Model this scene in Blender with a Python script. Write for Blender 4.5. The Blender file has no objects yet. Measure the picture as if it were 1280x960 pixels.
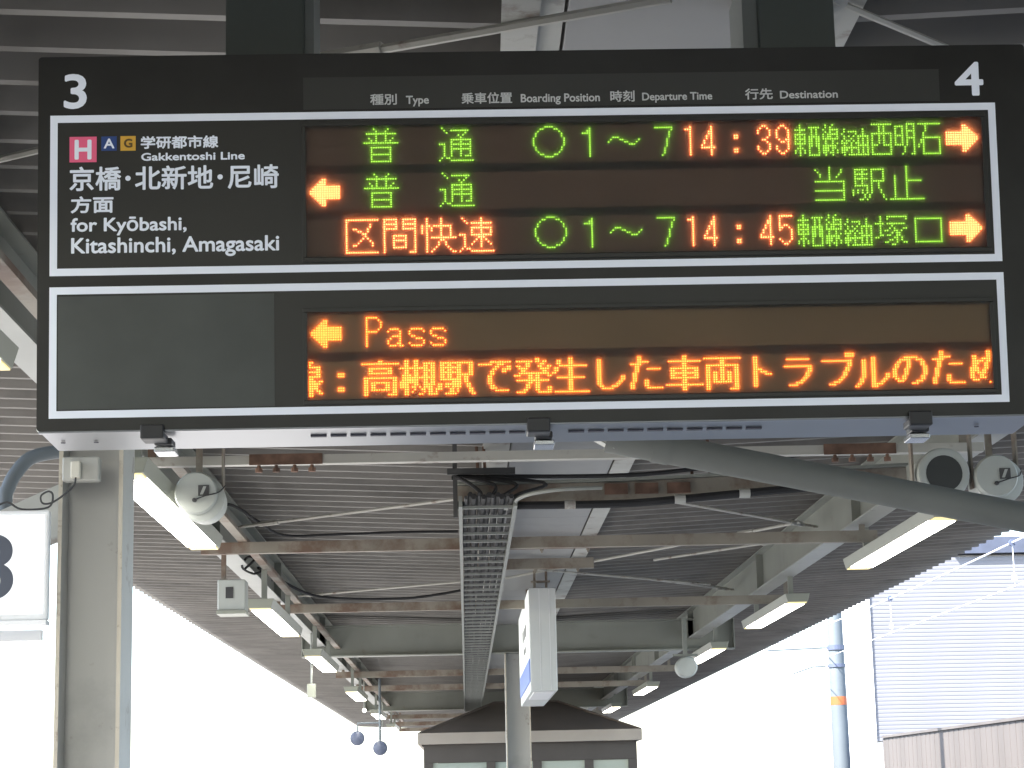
import bpy, math, random
from math import sin, cos, pi, radians
from mathutils import Matrix, Vector
random.seed(7)
scene = bpy.context.scene
COL = scene.collection

# ------------------------------------------------------------------ camera
EYE = Vector((0.0, 0.0, 1.65))
cam_d = bpy.data.cameras.new('camera')
cam_d.sensor_width = 36.0
cam_d.lens = 36.0 * 2600.0 / 1280.0
cam_d.clip_start = 0.05
cam_d.clip_end = 3000.0
cam = bpy.data.objects.new('camera', cam_d)
COL.objects.link(cam)
rot = Matrix.Rotation(-0.0258142, 4, 'Z') @ Matrix.Rotation(pi / 2 + 0.1939169, 4, 'X') @ Matrix.Rotation(-0.0223227, 4, 'Z')
cam.matrix_world = Matrix.Translation(EYE) @ rot
scene.camera = cam

# ------------------------------------------------------------------ world, sun, exposure
SUN_EL, SUN_AZ = radians(48), radians(-128)      # azimuth measured from +Y towards +X
world = bpy.data.worlds.new('World')
scene.world = world
world.use_nodes = True
wn = world.node_tree
sky = wn.nodes.new('ShaderNodeTexSky')
sky.sky_type = 'NISHITA'
sky.sun_disc = False
sky.sun_elevation = SUN_EL
sky.sun_rotation = SUN_AZ
sky.dust_density = 1.4
sky.air_density = 1.0
bg = wn.nodes['Background']
bg.inputs['Strength'].default_value = 0.15
wn.links.new(sky.outputs[0], bg.inputs['Color'])
sd = bpy.data.lights.new('sun', 'SUN')
sd.energy = 4.5
sd.angle = radians(0.5)
sd.color = (1.0, 0.96, 0.9)
sun = bpy.data.objects.new('sun', sd)
COL.objects.link(sun)
sdir = Vector((sin(SUN_AZ) * cos(SUN_EL), cos(SUN_AZ) * cos(SUN_EL), sin(SUN_EL)))
sun.rotation_euler = sdir.to_track_quat('Z', 'Y').to_euler()
sun.location = (-20, -5, 25)
scene.view_settings.view_transform = 'Standard'
scene.view_settings.look = 'None'
scene.view_settings.gamma = 1.0
scene.view_settings.exposure = 2.45
EXP = 2.0 ** scene.view_settings.exposure
scene.cycles.max_bounces = 8
scene.cycles.diffuse_bounces = 6
scene.cycles.use_denoising = True

# ------------------------------------------------------------------ materials
def mat(name, color, rough=0.6, metal=0.0, var=0.12, scale=3.0, rust=0.0, rust_scale=2.5, dirt=0.0, streak=False, bump=0.0, spec=0.5):
    """Painted or plain surface: noise-varied colour, optional rust patches and dirt."""
    m = bpy.data.materials.new(name)
    m.use_nodes = True
    nt = m.node_tree
    b = nt.nodes['Principled BSDF']
    b.inputs['Roughness'].default_value = rough
    b.inputs['Metallic'].default_value = metal
    b.inputs['Specular IOR Level'].default_value = spec
    tc = nt.nodes.new('ShaderNodeTexCoord')
    mp = nt.nodes.new('ShaderNodeMapping')
    if streak:
        mp.inputs['Scale'].default_value = (1, 1, 0.15)
    nt.links.new(tc.outputs['Object'], mp.inputs['Vector'])
    n1 = nt.nodes.new('ShaderNodeTexNoise')
    n1.inputs['Scale'].default_value = scale
    n1.inputs['Detail'].default_value = 6
    nt.links.new(mp.outputs[0], n1.inputs['Vector'])
    r1 = nt.nodes.new('ShaderNodeMapRange')
    r1.inputs[1].default_value = 0.3
    r1.inputs[2].default_value = 0.7
    r1.inputs[3].default_value = 1.0 - var
    r1.inputs[4].default_value = 1.0 + var
    nt.links.new(n1.outputs['Fac'], r1.inputs[0])
    mul = nt.nodes.new('ShaderNodeVectorMath')
    mul.operation = 'SCALE'
    mul.inputs[0].default_value = color
    nt.links.new(r1.outputs[0], mul.inputs['Scale'])
    out = mul.outputs[0]
    def patch(src, col, amount, sc, lo_off, seed):
        n2 = nt.nodes.new('ShaderNodeTexNoise')
        n2.inputs['Scale'].default_value = sc
        n2.inputs['Detail'].default_value = 9
        n2.inputs['Roughness'].default_value = 0.65
        mp2 = nt.nodes.new('ShaderNodeMapping')
        mp2.inputs['Location'].default_value = (seed, seed * 1.7, seed * 0.3)
        nt.links.new(tc.outputs['Object'], mp2.inputs['Vector'])
        nt.links.new(mp2.outputs[0], n2.inputs['Vector'])
        r2 = nt.nodes.new('ShaderNodeMapRange')
        r2.inputs[1].default_value = 0.68 - 0.3 * amount
        r2.inputs[2].default_value = 0.76 - 0.3 * amount + lo_off
        nt.links.new(n2.outputs['Fac'], r2.inputs[0])
        mx = nt.nodes.new('ShaderNodeMix')
        mx.data_type = 'RGBA'
        nt.links.new(r2.outputs[0], mx.inputs['Factor'])
        nt.links.new(src, mx.inputs['A'])
        mx.inputs['B'].default_value = (*col, 1)
        return mx.outputs['Result']
    if dirt:
        out = patch(out, tuple(c * 0.55 for c in color), dirt, 1.3, 0.2, 3.1)
    if rust:
        out = patch(out, (0.15, 0.098, 0.07), rust, rust_scale, 0.05, 11.3)
    nt.links.new(out, b.inputs['Base Color'])
    if bump:
        bp = nt.nodes.new('ShaderNodeBump')
        bp.inputs['Strength'].default_value = bump
        bp.inputs['Distance'].default_value = 0.002
        n3 = nt.nodes.new('ShaderNodeTexNoise')
        n3.inputs['Scale'].default_value = scale * 12
        nt.links.new(tc.outputs['Object'], n3.inputs['Vector'])
        nt.links.new(n3.outputs['Fac'], bp.inputs['Height'])
        nt.links.new(bp.outputs[0], b.inputs['Normal'])
    return m

def glow(name, color, strength):
    m = bpy.data.materials.new(name)
    m.use_nodes = True
    b = m.node_tree.nodes['Principled BSDF']
    b.inputs['Base Color'].default_value = (0.3, 0.3, 0.3, 1)
    b.inputs['Emission Color'].default_value = (*color, 1)
    b.inputs['Emission Strength'].default_value = strength
    return m

M = {}
M['roof'] = mat('roof_sheet_paint', (0.172, 0.163, 0.150), 0.6, var=0.16, scale=1.5, dirt=0.6, bump=0.1)
M['steel'] = mat('grey_green_steel_paint', (0.235, 0.245, 0.215), 0.5, var=0.08, scale=2.0, rust=0.22, dirt=0.3)
M['steel_rusty'] = mat('rusty_steel_paint', (0.25, 0.225, 0.185), 0.6, var=0.12, scale=3.0, rust=0.76, rust_scale=2.2, dirt=0.5)
M['pale_rusty'] = mat('pale_paint_with_rust', (0.42, 0.41, 0.37), 0.55, var=0.08, rust=0.38, rust_scale=5.0)
M['rust'] = mat('rusted_bolts', (0.15, 0.088, 0.062), 0.85, var=0.35, scale=14)
M['column'] = mat('column_paint', (0.42, 0.42, 0.40), 0.5, var=0.10, scale=2.0, dirt=0.45, rust=0.22, rust_scale=6, streak=True)
M['column_edge'] = mat('chipped_flange_edge', (0.48, 0.44, 0.36), 0.5, var=0.1, scale=8, rust=0.4, rust_scale=9)
M['pale_plate'] = mat('pale_steel_plate', (0.40, 0.40, 0.37), 0.5, var=0.10, rust=0.45, dirt=0.4, rust_scale=4.0)
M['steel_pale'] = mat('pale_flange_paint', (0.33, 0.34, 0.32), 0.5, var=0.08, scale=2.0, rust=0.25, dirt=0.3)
M['gutter'] = mat('gutter_underside', (0.27, 0.27, 0.265), 0.5, var=0.06, scale=1.0, dirt=0.3)
M['pipe'] = mat('drain_pipe_plastic', (0.165, 0.17, 0.155), 0.6, var=0.10, scale=3.0, dirt=0.4)
M['cable'] = mat('black_cable_rubber', (0.016, 0.016, 0.017), 0.8, var=0.2)
M['cable_grey'] = mat('grey_cable_rubber', (0.045, 0.045, 0.046), 0.8, var=0.2)
M['galv'] = mat('galvanised_steel', (0.24, 0.25, 0.23), 0.5, metal=0.1, var=0.1, scale=8)
M['lamp_body'] = mat('lamp_housing_enamel', (0.29, 0.30, 0.25), 0.4, var=0.04)
M['lamp_inner'] = glow('lamp_reflector_end', (1.0, 0.80, 0.30), 0.20)
M['lamp_lit'] = glow('fluorescent_diffuser', (1.0, 0.98, 0.90), 4.0)
M['speaker'] = mat('speaker_enamel', (0.42, 0.44, 0.41), 0.5, var=0.05, dirt=0.2)
M['speaker_dark'] = mat('speaker_throat', (0.035, 0.038, 0.036), 0.6)
M['ink_dark'] = mat('dark_label_print', (0.06, 0.06, 0.06), 0.5)
M['white_face'] = glow('backlit_white_acrylic', (0.93, 0.97, 1.0), 0.19)
M['white_face2'] = glow('backlit_sign_acrylic', (0.95, 1.0, 0.95), 0.16)
M['white_frame'] = mat('white_sign_frame', (0.75, 0.76, 0.77), 0.4, var=0.03)
M['navy'] = mat('navy_numeral_vinyl', (0.06, 0.07, 0.095), 0.6, var=0.03)
M['blue_band'] = mat('blue_vinyl_band', (0.12, 0.20, 0.55), 0.5, var=0.03)
M['hsign'] = mat('light_grey_lightbox', (0.55, 0.57, 0.56), 0.45, var=0.04)
M['board'] = mat('black_board_paint', (0.020, 0.020, 0.018), 0.36, var=0.3, scale=5, dirt=0.4, spec=0.35)
M['board_inner'] = mat('dark_board_sheet', (0.027, 0.027, 0.023), 0.38, var=0.1, spec=0.4)
M['board_head'] = mat('header_sheet_glare', (0.043, 0.044, 0.039), 0.4, var=0.08, spec=0.4)  # lighter grey than the board: glare on the sheet put into its colour
M['board_blank'] = mat('dark_grey_blank_sheet', (0.080, 0.086, 0.078), 0.45, var=0.16, scale=4, dirt=0.4, spec=0.4)
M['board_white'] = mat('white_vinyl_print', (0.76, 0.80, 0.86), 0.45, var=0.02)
def glowing(m, color, strength):
    # emission added to brighten the print; no lamp sits inside the board
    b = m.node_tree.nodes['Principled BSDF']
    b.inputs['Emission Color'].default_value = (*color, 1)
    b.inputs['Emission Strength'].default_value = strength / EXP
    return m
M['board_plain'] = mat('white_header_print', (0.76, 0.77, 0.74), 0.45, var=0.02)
glowing(M['board_white'], (0.92, 0.97, 1.05), 0.20)
M['alu'] = mat('brushed_aluminium', (0.29, 0.30, 0.325), 0.32, metal=0.9, var=0.04, scale=2.0)
M['alu_edge'] = mat('aluminium_trim', (0.75, 0.77, 0.76), 0.3, metal=0.6, var=0.03)
M['clip_black'] = mat('black_latch', (0.03, 0.03, 0.032), 0.4)
M['clip_metal'] = mat('steel_latch', (0.6, 0.6, 0.62), 0.2, metal=0.9)
M['slot'] = mat('vent_slot', (0.10, 0.10, 0.12), 0.7)
M['hanger'] = mat('hanger_paint', (0.075, 0.088, 0.078), 0.5, var=0.06, dirt=0.2)
M['hanger_lit_side'] = mat('hanger_lit_side_tone', (0.16, 0.175, 0.165), 0.5, var=0.06)  # lighter copy of the hanger colour, with the light on its side painted in
M['pink'] = mat('pink_line_badge', (0.72, 0.10, 0.21), 0.5, var=0.02)
M['blue'] = mat('blue_line_badge', (0.022, 0.055, 0.20), 0.5, var=0.02)
M['gold'] = mat('gold_line_badge', (0.60, 0.34, 0.04), 0.5, var=0.02)
M['brown_ink'] = mat('brown_badge_print', (0.12, 0.07, 0.015), 0.5, var=0.02)
glowing(M['pink'], (0.72, 0.12, 0.2), 0.30); glowing(M['blue'], (0.02, 0.06, 0.2), 0.2); glowing(M['gold'], (0.6, 0.34, 0.04), 0.25)
M['platform'] = mat('platform_paving', (0.26, 0.255, 0.245), 0.85, var=0.15, scale=2.0, dirt=0.4)
M['ballast'] = mat('track_ballast', (0.15, 0.135, 0.12), 0.95, var=0.4, scale=12, bump=0.6)
M['ground'] = mat('distant_ground', (0.20, 0.195, 0.18), 0.95, var=0.2, scale=0.05)
M['rail'] = mat('steel_rail', (0.25, 0.17, 0.13), 0.5, metal=0.5)
M['lavender'] = mat('pale_lavender_cladding', (0.150, 0.153, 0.172), 0.5, var=0.03, scale=0.4)
M['white_wall'] = mat('white_render_wall', (0.8, 0.8, 0.8), 0.7, var=0.02, scale=0.3)
M['slate'] = mat('slate_blue_parapet', (0.05, 0.06, 0.09), 0.6)
M['brown'] = mat('brown_weathered_fence', (0.105, 0.094, 0.088), 0.7, var=0.14, scale=1.2, streak=True, dirt=0.15)
M['pole'] = mat('pale_blue_pole', (0.105, 0.125, 0.14), 0.6, var=0.04)
M['orange'] = mat('orange_band', (0.42, 0.10, 0.03), 0.5)
M['shelter_roof'] = mat('brown_shelter_roof', (0.15, 0.125, 0.11), 0.6, var=0.12, scale=1.5)
M['shelter_fascia'] = mat('tan_fascia', (0.33, 0.30, 0.265), 0.6, var=0.05)
M['shelter_wall'] = mat('dark_shelter_wall', (0.062, 0.055, 0.05), 0.5, var=0.08)
M['shade_bridge'] = mat('shade_bridge_grey', (0.38, 0.37, 0.36), 0.7, var=0.08, scale=0.6)
M['wire'] = mat('pale_wire', (0.6, 0.63, 0.7), 0.4, var=0.02)
M['disc'] = mat('blue_grey_disc', (0.075, 0.09, 0.14), 0.4)
M['yellowgrey'] = mat('cream_plastic', (0.6, 0.58, 0.5), 0.5, var=0.03)

def glass_mat(name, color):
    m = bpy.data.materials.new(name)
    m.use_nodes = True
    b = m.node_tree.nodes['Principled BSDF']
    b.inputs['Base Color'].default_value = (*color, 1)
    b.inputs['Roughness'].default_value = 0.08
    return m
M['window'] = glass_mat('shelter_window_glass', (0.30, 0.36, 0.33))

def led_off(name, back, dot, pitch):
    """Unlit LED matrix: a grid of faint round LED bodies printed at the real dot pitch."""
    m = bpy.data.materials.new(name)
    m.use_nodes = True
    nt = m.node_tree
    b = nt.nodes['Principled BSDF']
    b.inputs['Roughness'].default_value = 0.45
    tc = nt.nodes.new('ShaderNodeTexCoord')
    sc = nt.nodes.new('ShaderNodeVectorMath'); sc.operation = 'SCALE'
    sc.inputs['Scale'].default_value = 1.0 / pitch
    fr = nt.nodes.new('ShaderNodeVectorMath'); fr.operation = 'FRACTION'
    sub = nt.nodes.new('ShaderNodeVectorMath'); sub.operation = 'SUBTRACT'
    sub.inputs[1].default_value = (0.5, 0.5, 0)
    cut = nt.nodes.new('ShaderNodeVectorMath'); cut.operation = 'MULTIPLY'
    cut.inputs[1].default_value = (1, 1, 0)
    ln = nt.nodes.new('ShaderNodeVectorMath'); ln.operation = 'LENGTH'
    lt = nt.nodes.new('ShaderNodeMapRange')
    lt.inputs[1].default_value = 0.42; lt.inputs[2].default_value = 0.30
    nz = nt.nodes.new('ShaderNodeTexNoise'); nz.inputs['Scale'].default_value = 9
    mx = nt.nodes.new('ShaderNodeMix'); mx.data_type = 'RGBA'
    mx.inputs['A'].default_value = (*back, 1); mx.inputs['B'].default_value = (*dot, 1)
    sc2 = nt.nodes.new('ShaderNodeVectorMath'); sc2.operation = 'SCALE'
    r = nt.nodes.new('ShaderNodeMapRange'); r.inputs[3].default_value = 0.75; r.inputs[4].default_value = 1.25
    L = nt.links.new
    L(tc.outputs['Object'], sc.inputs[0]); L(sc.outputs[0], fr.inputs[0]); L(fr.outputs[0], sub.inputs[0])
    L(sub.outputs[0], cut.inputs[0]); L(cut.outputs[0], ln.inputs[0]); L(ln.outputs['Value'], lt.inputs[0])
    L(lt.outputs[0], mx.inputs['Factor']); L(tc.outputs['Object'], nz.inputs['Vector']); L(nz.outputs['Fac'], r.inputs[0])
    L(mx.outputs['Result'], sc2.inputs[0]); L(r.outputs[0], sc2.inputs['Scale']); L(sc2.outputs[0], b.inputs['Base Color'])
    return m

# ------------------------------------------------------------------ mesh helpers
class MB:
    def __init__(self):
        self.v, self.f, self.m = [], [], []
    def add(self, vs, fs, mi=0, xf=None):
        o = len(self.v)
        for p in vs:
            p = Vector(p)
            self.v.append(xf @ p if xf is not None else p)
        for f in fs:
            self.f.append([i + o for i in f]); self.m.append(mi)
        return self
    def box(self, x0, x1, y0, y1, z0, z1, mi=0, xf=None):
        return self.add([(x0, y0, z0), (x1, y0, z0), (x1, y1, z0), (x0, y1, z0), (x0, y0, z1), (x1, y0, z1), (x1, y1, z1), (x0, y1, z1)],
                        [(0, 3, 2, 1), (4, 5, 6, 7), (0, 1, 5, 4), (1, 2, 6, 5), (2, 3, 7, 6), (3, 0, 4, 7)], mi, xf)
    def prism(self, pts, axis, a0, a1, mi=0, xf=None):
        """pts: 2-D outline; extruded along axis ('x': pts are (y,z); 'y': (x,z); 'z': (x,y))."""
        def mk(p, a):
            return {'x': (a, p[0], p[1]), 'y': (p[0], a, p[1]), 'z': (p[0], p[1], a)}[axis]
        n = len(pts)
        vs = [mk(p, a0) for p in pts] + [mk(p, a1) for p in pts]
        fs = [(i, (i + 1) % n, n + (i + 1) % n, n + i) for i in range(n)] + [tuple(reversed(range(n))), tuple(range(n, 2 * n))]
        return self.add(vs, fs, mi, xf)
    def tube(self, path, r, n=8, mi=0, xf=None, caps=True):
        path = [Vector(p) for p in path]
        rings = []
        vs = []
        up = Vector((0, 0, 1))
        prev = None
        for i, p in enumerate(path):
            d = (path[min(i + 1, len(path) - 1)] - path[max(i - 1, 0)]).normalized()
            if prev is None:
                a = d.cross(up)
                if a.length < 1e-3:
                    a = d.cross(Vector((1, 0, 0)))
            else:
                a = prev - d * prev.dot(d)
            a.normalize(); prev = a
            b = d.cross(a)
            rr = r[i] if isinstance(r, (list, tuple)) else r
            for k in range(n):
                t = 2 * pi * k / n
                vs.append(p + (a * cos(t) + b * sin(t)) * rr)
        fs = []
        for i in range(len(path) - 1):
            for k in range(n):
                fs.append((i * n + k, i * n + (k + 1) % n, (i + 1) * n + (k + 1) % n, (i + 1) * n + k))
        if caps:
            fs.append(tuple(reversed(range(n)))); fs.append(tuple(range((len(path) - 1) * n, len(path) * n)))
        return self.add(vs, fs, mi, xf)
    def lathe(self, prof, c, axis='y', n=24, mi=0, xf=None):
        """prof: (radius, distance along axis) list; c centre."""
        vs, fs = [], []
        for r, h in prof:
            for k in range(n):
                t = 2 * pi * k / n
                q = {'y': (cos(t) * r, h, sin(t) * r), 'z': (cos(t) * r, sin(t) * r, h), 'x': (h, cos(t) * r, sin(t) * r)}[axis]
                vs.append(Vector(c) + Vector(q))
        for i in range(len(prof) - 1):
            for k in range(n):
                fs.append((i * n + k, i * n + (k + 1) % n, (i + 1) * n + (k + 1) % n, (i + 1) * n + k))
        if prof[0][0] > 1e-6: fs.append(tuple(reversed(range(n))))
        if prof[-1][0] > 1e-6: fs.append(tuple(range((len(prof) - 1) * n, len(prof) * n)))
        return self.add(vs, fs, mi, xf)

def curve(pts, k=5):
    """Catmull-Rom smoothing of a polyline."""
    P = [Vector(p) for p in pts]
    P = [P[0] * 2 - P[1]] + P + [P[-1] * 2 - P[-2]]
    out = []
    for i in range(1, len(P) - 2):
        a, b, c, d = P[i - 1:i + 3]
        for j in range(k):
            t = j / k
            out.append(0.5 * ((2 * b) + (c - a) * t + (2 * a - 5 * b + 4 * c - d) * t * t + (3 * b - a - 3 * c + d) * t ** 3))
    out.append(P[-2])
    return out

def wpos(o):
    p = Vector((0, 0, 0))
    while o is not None:
        p = p + o.location
        o = o.parent
    return p

def obj(name, mb, mats, parent=None, bevel=0.0, smooth=False, loc=None, label=None, fix=True):
    """Link an MB (given in world coordinates) as ONE mesh object."""
    me = bpy.data.meshes.new(name)
    base = wpos(parent) if parent else (Vector(loc) if loc else Vector((0, 0, 0)))
    me.from_pydata([v - base for v in mb.v], [], mb.f)
    if not isinstance(mats, (list, tuple)): mats = [mats]
    for m in mats: me.materials.append(M[m] if isinstance(m, str) else m)
    for p, mi in zip(me.polygons, mb.m): p.material_index = mi
    if fix:
        import bmesh
        bm = bmesh.new(); bm.from_mesh(me)
        bmesh.ops.recalc_face_normals(bm, faces=bm.faces)
        bm.to_mesh(me); bm.free()
    if smooth:
        me.polygons.foreach_set('use_smooth', [True] * len(me.polygons))
        me.set_sharp_from_angle(angle=radians(40))
    me.update()
    o = bpy.data.objects.new(name, me)
    COL.objects.link(o)
    if parent: o.parent = parent
    elif loc: o.location = base
    if bevel:
        bv = o.modifiers.new('bevel', 'BEVEL'); bv.width = bevel; bv.segments = 2; bv.limit_method = 'ANGLE'
    if label: o['label'] = label
    return o

def tag(o, label=None, cat=None, group=None, kind=None):
    if label: o['label'] = label
    if cat: o['category'] = cat
    if group: o['group'] = group
    if kind: o['kind'] = kind
    return o

def thing(name, loc, label, cat, group=None):
    e = bpy.data.objects.new(name, None)
    e.empty_display_size = 0.1
    e.location = loc
    COL.objects.link(e)
    return tag(e, label, cat, group)

def dup(root, loc, label=None, group=None):
    r = root.copy(); COL.objects.link(r); r.location = loc
    if label: r['label'] = label
    if group: r['group'] = group
    for ch in list(root.children):
        c = ch.copy(); COL.objects.link(c); c.parent = r
        for g in list(ch.children):
            d = g.copy(); COL.objects.link(d); d.parent = c
    return r

# ================================================================== SETTING
tag(obj('ground', MB().add([(-1500, -1500, -1.35), (1500, -1500, -1.35), (1500, 1500, -1.35), (-1500, 1500, -1.35)], [(0, 1, 2, 3)]), 'ground'), kind='structure')
tag(obj('platform', MB().box(-3.9, 5.3, -14, 90, -1.3, 0.0), 'platform'), kind='structure')
tag(obj('platform_edge_strip', MB().box(-3.9, -3.6, -14, 90, 0.004, 0.010).box(5.0, 5.3, -14, 90, 0.004, 0.010), 'white_wall'), kind='structure')
tag(obj('track_bed', MB().box(-9.0, -4.1, -14, 120, -1.34, -1.2).box(5.5, 9.6, -14, 120, -1.34, -1.2), 'ballast'), kind='structure')
rl = MB()
for xc in (-5.9, 7.06):
    for s in (-0.535, 0.535):
        rl.box(xc + s - 0.035, xc + s + 0.035, -14, 120, -1.2, -1.05)
tag(obj('railway_track', rl, 'rail'), kind='structure')

# unseen bridge-shaped block, added behind the viewpoint to shade the near canopy
ov = thing('added_shade_bridge', (1, -9, -1.3), 'unseen bridge shaped block added behind the viewpoint to shade the near canopy', 'shade blocker')
obj('shade_deck', MB().box(-16, 18, -24, -2.2, 5.0, 9.6), 'shade_bridge', ov)
for xa in (-11.5, 11.0):
    obj('shade_wall', MB().box(xa, xa + .5, -23, -2.4, -1.3, 5.0), 'shade_bridge', ov)

# ================================================================== PLATFORM ROOF
RC, RZ, RS = 0.52, 3.61, 0.045          # valley centre x, underside height there, slope
def rz(x): return RZ + RS * abs(x - RC)
roof = thing('platform_roof', (RC, 0, RZ), 'folded grey metal canopy roof over the platform with serrated eaves', 'canopy roof')
def roof_side(xa, xb):
    prof = []
    y = -8.0
    P = 0.28
    while y < 66:
        prof += [(y, 0.0), (y + 0.036, 0.0), (y + 0.072, 0.10), (y + 0.244, 0.10)]
        y += P
    prof.append((y, 0.0))
    n = len(prof)
    mb = MB()
    xs = [xa, xb]
    vs = [(x, p[0], rz(x) + p[1]) for x in xs for p in prof]
    fs = [(i, i + 1, n + i + 1, n + i) for i in range(n - 1)]
    mb.add(vs, fs)
    o = obj('roof_sheet', mb, 'roof', roof, fix=False)
    sm = o.modifiers.new('thickness', 'SOLIDIFY'); sm.thickness = 0.004; sm.offset = 1
    return o
roof_side(-3.36, 0.20)
roof_side(0.96, 4.80)
# flashing cap above the valley
capm = MB().box(0.12, 1.04, -8, 66, RZ + 0.145, RZ + 0.16)
obj('valley_cap', capm, 'roof', roof)

gut = thing('valley_gutter', (0.6, 0, 3.55), 'smooth grey gutter trough along the middle of the canopy', 'gutter')
y = 2.0
while y < 60:
    obj('gutter_panel', MB().box(0.285, 0.895, y, y + 1.792, 3.552, 3.566), 'gutter', gut, bevel=0.003)
    y += 1.8
for x0, x1, zb in ((0.13, 0.275, 3.545), (0.905, 1.02, 3.545)):
    obj('side_flashing', MB().box(x0, x1, 2.0, 60, zb, zb + 0.012).box(x0 if x0 < .5 else x1 - .008, (x0 + .008) if x0 < .5 else x1, 2.0, 60, zb + 0.012, zb + 0.11), 'pale_plate', gut)

# longitudinal girders (I-sections)
def girder(xc, z0, z1, label):
    g = thing('roof_girder', (xc, 2, z0), label, 'girder', 'girders running along the canopy')
    w = 0.075
    obj('web', MB().box(xc - 0.006, xc + 0.006, 1.0, 52, z0 + 0.012, z1 - 0.012), 'steel', g)
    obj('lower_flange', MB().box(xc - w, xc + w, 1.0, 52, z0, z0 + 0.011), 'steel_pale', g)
    obj('upper_flange', MB().box(xc - w, xc + w, 1.0, 52, z1 - 0.011, z1), 'steel', g)
    for yy in (10.2, 13.7, 18.3, 24.1, 28.5, 32.4, 36.3):
        obj('stiffener', MB().box(xc - w + .01, xc + w - .01, yy - 0.005, yy + 0.005, z0 + 0.013, z1 - 0.013), 'steel', g)
girder(-1.66, 3.34, 3.69, 'grey green girder above the left row of lamps')
girder(2.66, 3.35, 3.68, 'grey green girder above the right row of lamps')

# main cross beams
def cross_beam(yc, x0, x1, z0, z1, label):
    g = thing('cross_beam', (0.5, yc, z0), label, 'beam', 'deep beams crossing the platform')
    obj('web', MB().box(x0 + .003, x1 - .003, yc - 0.005, yc + 0.005, z0 + 0.015, z1 - 0.015), 'steel', g)
    obj('lower_flange', MB().box(x0, x1, yc - 0.10, yc + 0.10, z0, z0 + 0.014), 'steel', g)
    obj('upper_flange', MB().box(x0, x1, yc - 0.10, yc + 0.10, z1 - 0.014, z1), 'steel', g)
    for xe in (x0, x1 - 0.012):
        obj('end_plate', MB().box(xe, xe + 0.012, yc - 0.10, yc + 0.10, z0 + 0.015, z1 - 0.015), 'steel', g)
cross_beam(24.1, -1.86, 3.12, 3.22, 3.575, 'deep grey beam on top of the middle column')
cross_beam(40.1, -1.90, 3.10, 3.22, 3.575, 'deep grey beam far off above the shelter roof')

# transverse purlins (channels)
def purlin(yc, x0, x1, zc, h, m, label, group='rusty cross members under the canopy', rustends=()):
    g = thing('cross_member', (0.5, yc, zc), label, 'cross member', group)
    mb = MB()
    mb.box(x0, x1, yc - 0.003, yc + 0.003, zc - h / 2, zc + h / 2)
    mb.box(x0, x1, yc + 0.0035, yc + 0.06, zc - h / 2, zc - h / 2 + 0.006)
    mb.box(x0, x1, yc + 0.0035, yc + 0.06, zc + h / 2 - 0.006, zc + h / 2)
    obj('channel', mb, m, g)
    for xr in rustends:
        pl = MB().box(xr - 0.18, xr + 0.18, yc - 0.012, yc - 0.004, zc - h / 2 - 0.004, zc + h / 2 + 0.004)
        p = obj('splice_plate', pl, 'rust', g)
        for k in (-0.13, -0.045, 0.045, 0.13):
            obj('bolt', MB().lathe([(0.018, 0), (0.018, 0.02), (0.009, 0.021), (0.009, 0.035)], (xr + k, yc - 0.03, zc - h / 2 - 0.045), 'z', 8), 'rust', p)
    # hanger straps to the roof
    for xs in (x0 + 0.10, x1 - 0.10):
        obj('hanger_strap', MB().box(xs - 0.02, xs + 0.02, yc + 0.007, yc + 0.013, zc + h / 2, rz(xs) - 0.002), 'steel_rusty', g)
    return g
purlin(10.15, -1.62, 2.60, 3.285, 0.045, 'pale_rusty', 'pale rust stained rail with bolted splices just under the board', rustends=(-0.86, 1.98))
purlin(13.7, -1.72, 2.76, 3.272, 0.075, 'steel_rusty', 'rusty cross member behind the two nearest speakers')
purlin(18.3, -1.72, 2.95, 3.272, 0.075, 'steel_rusty', 'rusty cross member over the second lamps of each row')
purlin(28.6, -1.75, 2.9, 3.272, 0.085, 'steel_rusty', 'first rusty cross member beyond the middle column beam')
purlin(32.4, -1.75, 2.9, 3.272, 0.085, 'steel_rusty', 'second rusty cross member beyond the middle column beam')
for yy, lab in ((44.5, 'first rusty cross member beyond the far deep beam'), (49.0, 'second rusty cross member beyond the far deep beam'), (53.5, 'farthest rusty cross member, third beyond the far deep beam')):
    purlin(yy, -1.75, 2.9, 3.272, 0.09, 'steel_rusty', lab)

# heavier greenish rail carrying a black conduit with white wraps
g = thing('gutter_support_rail', (0.6, 11.5, 3.25), 'greenish brown rail with corroded plates right of the cable ladder', 'support rail')
path_x = [-0.03, 0.55, 1.1, 1.7, 2.45]
obj('rail', MB().prism([(-0.03, 3.235), (0.9, 3.235), (2.5, 3.30), (2.5, 3.395), (0.9, 3.34), (-0.03, 3.335)], 'y', 11.50, 11.56), 'steel_rusty', g)
obj('top_angle', MB().prism([(-0.03, 3.338), (0.9, 3.343), (2.5, 3.398), (2.5, 3.41), (0.9, 3.355), (-0.03, 3.35)], 'y', 11.44, 11.56), 'steel', g)
for x0 in (0.80, 0.97, 1.15):
    obj('corroded_plate', MB().box(x0, x0 + 0.13, 11.478, 11.498, 3.27, 3.33), 'rust', g)
for x0, zt in ((0.10, 3.56), (0.14, 3.56), (1.30, 3.60), (1.40, 3.60)):
    obj('hanger_rod', MB().tube([(x0, 11.53, 3.30), (x0 - .01, 11.53, zt)], 0.010, 6), 'rust', g)
g = thing('black_conduit', (0.6, 11.6, 3.2), 'fat black cable bundle with white wraps under the greenish rail', 'cable')
pts = [(-0.02, 11.40, 3.212), (0.3, 11.40, 3.205), (0.9, 11.40, 3.205), (1.3, 11.40, 3.23), (1.7, 11.40, 3.26), (2.3, 11.40, 3.30)]
obj('sheath', MB().tube(curve(pts), 0.022, 8), 'cable', g, smooth=True)
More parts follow.
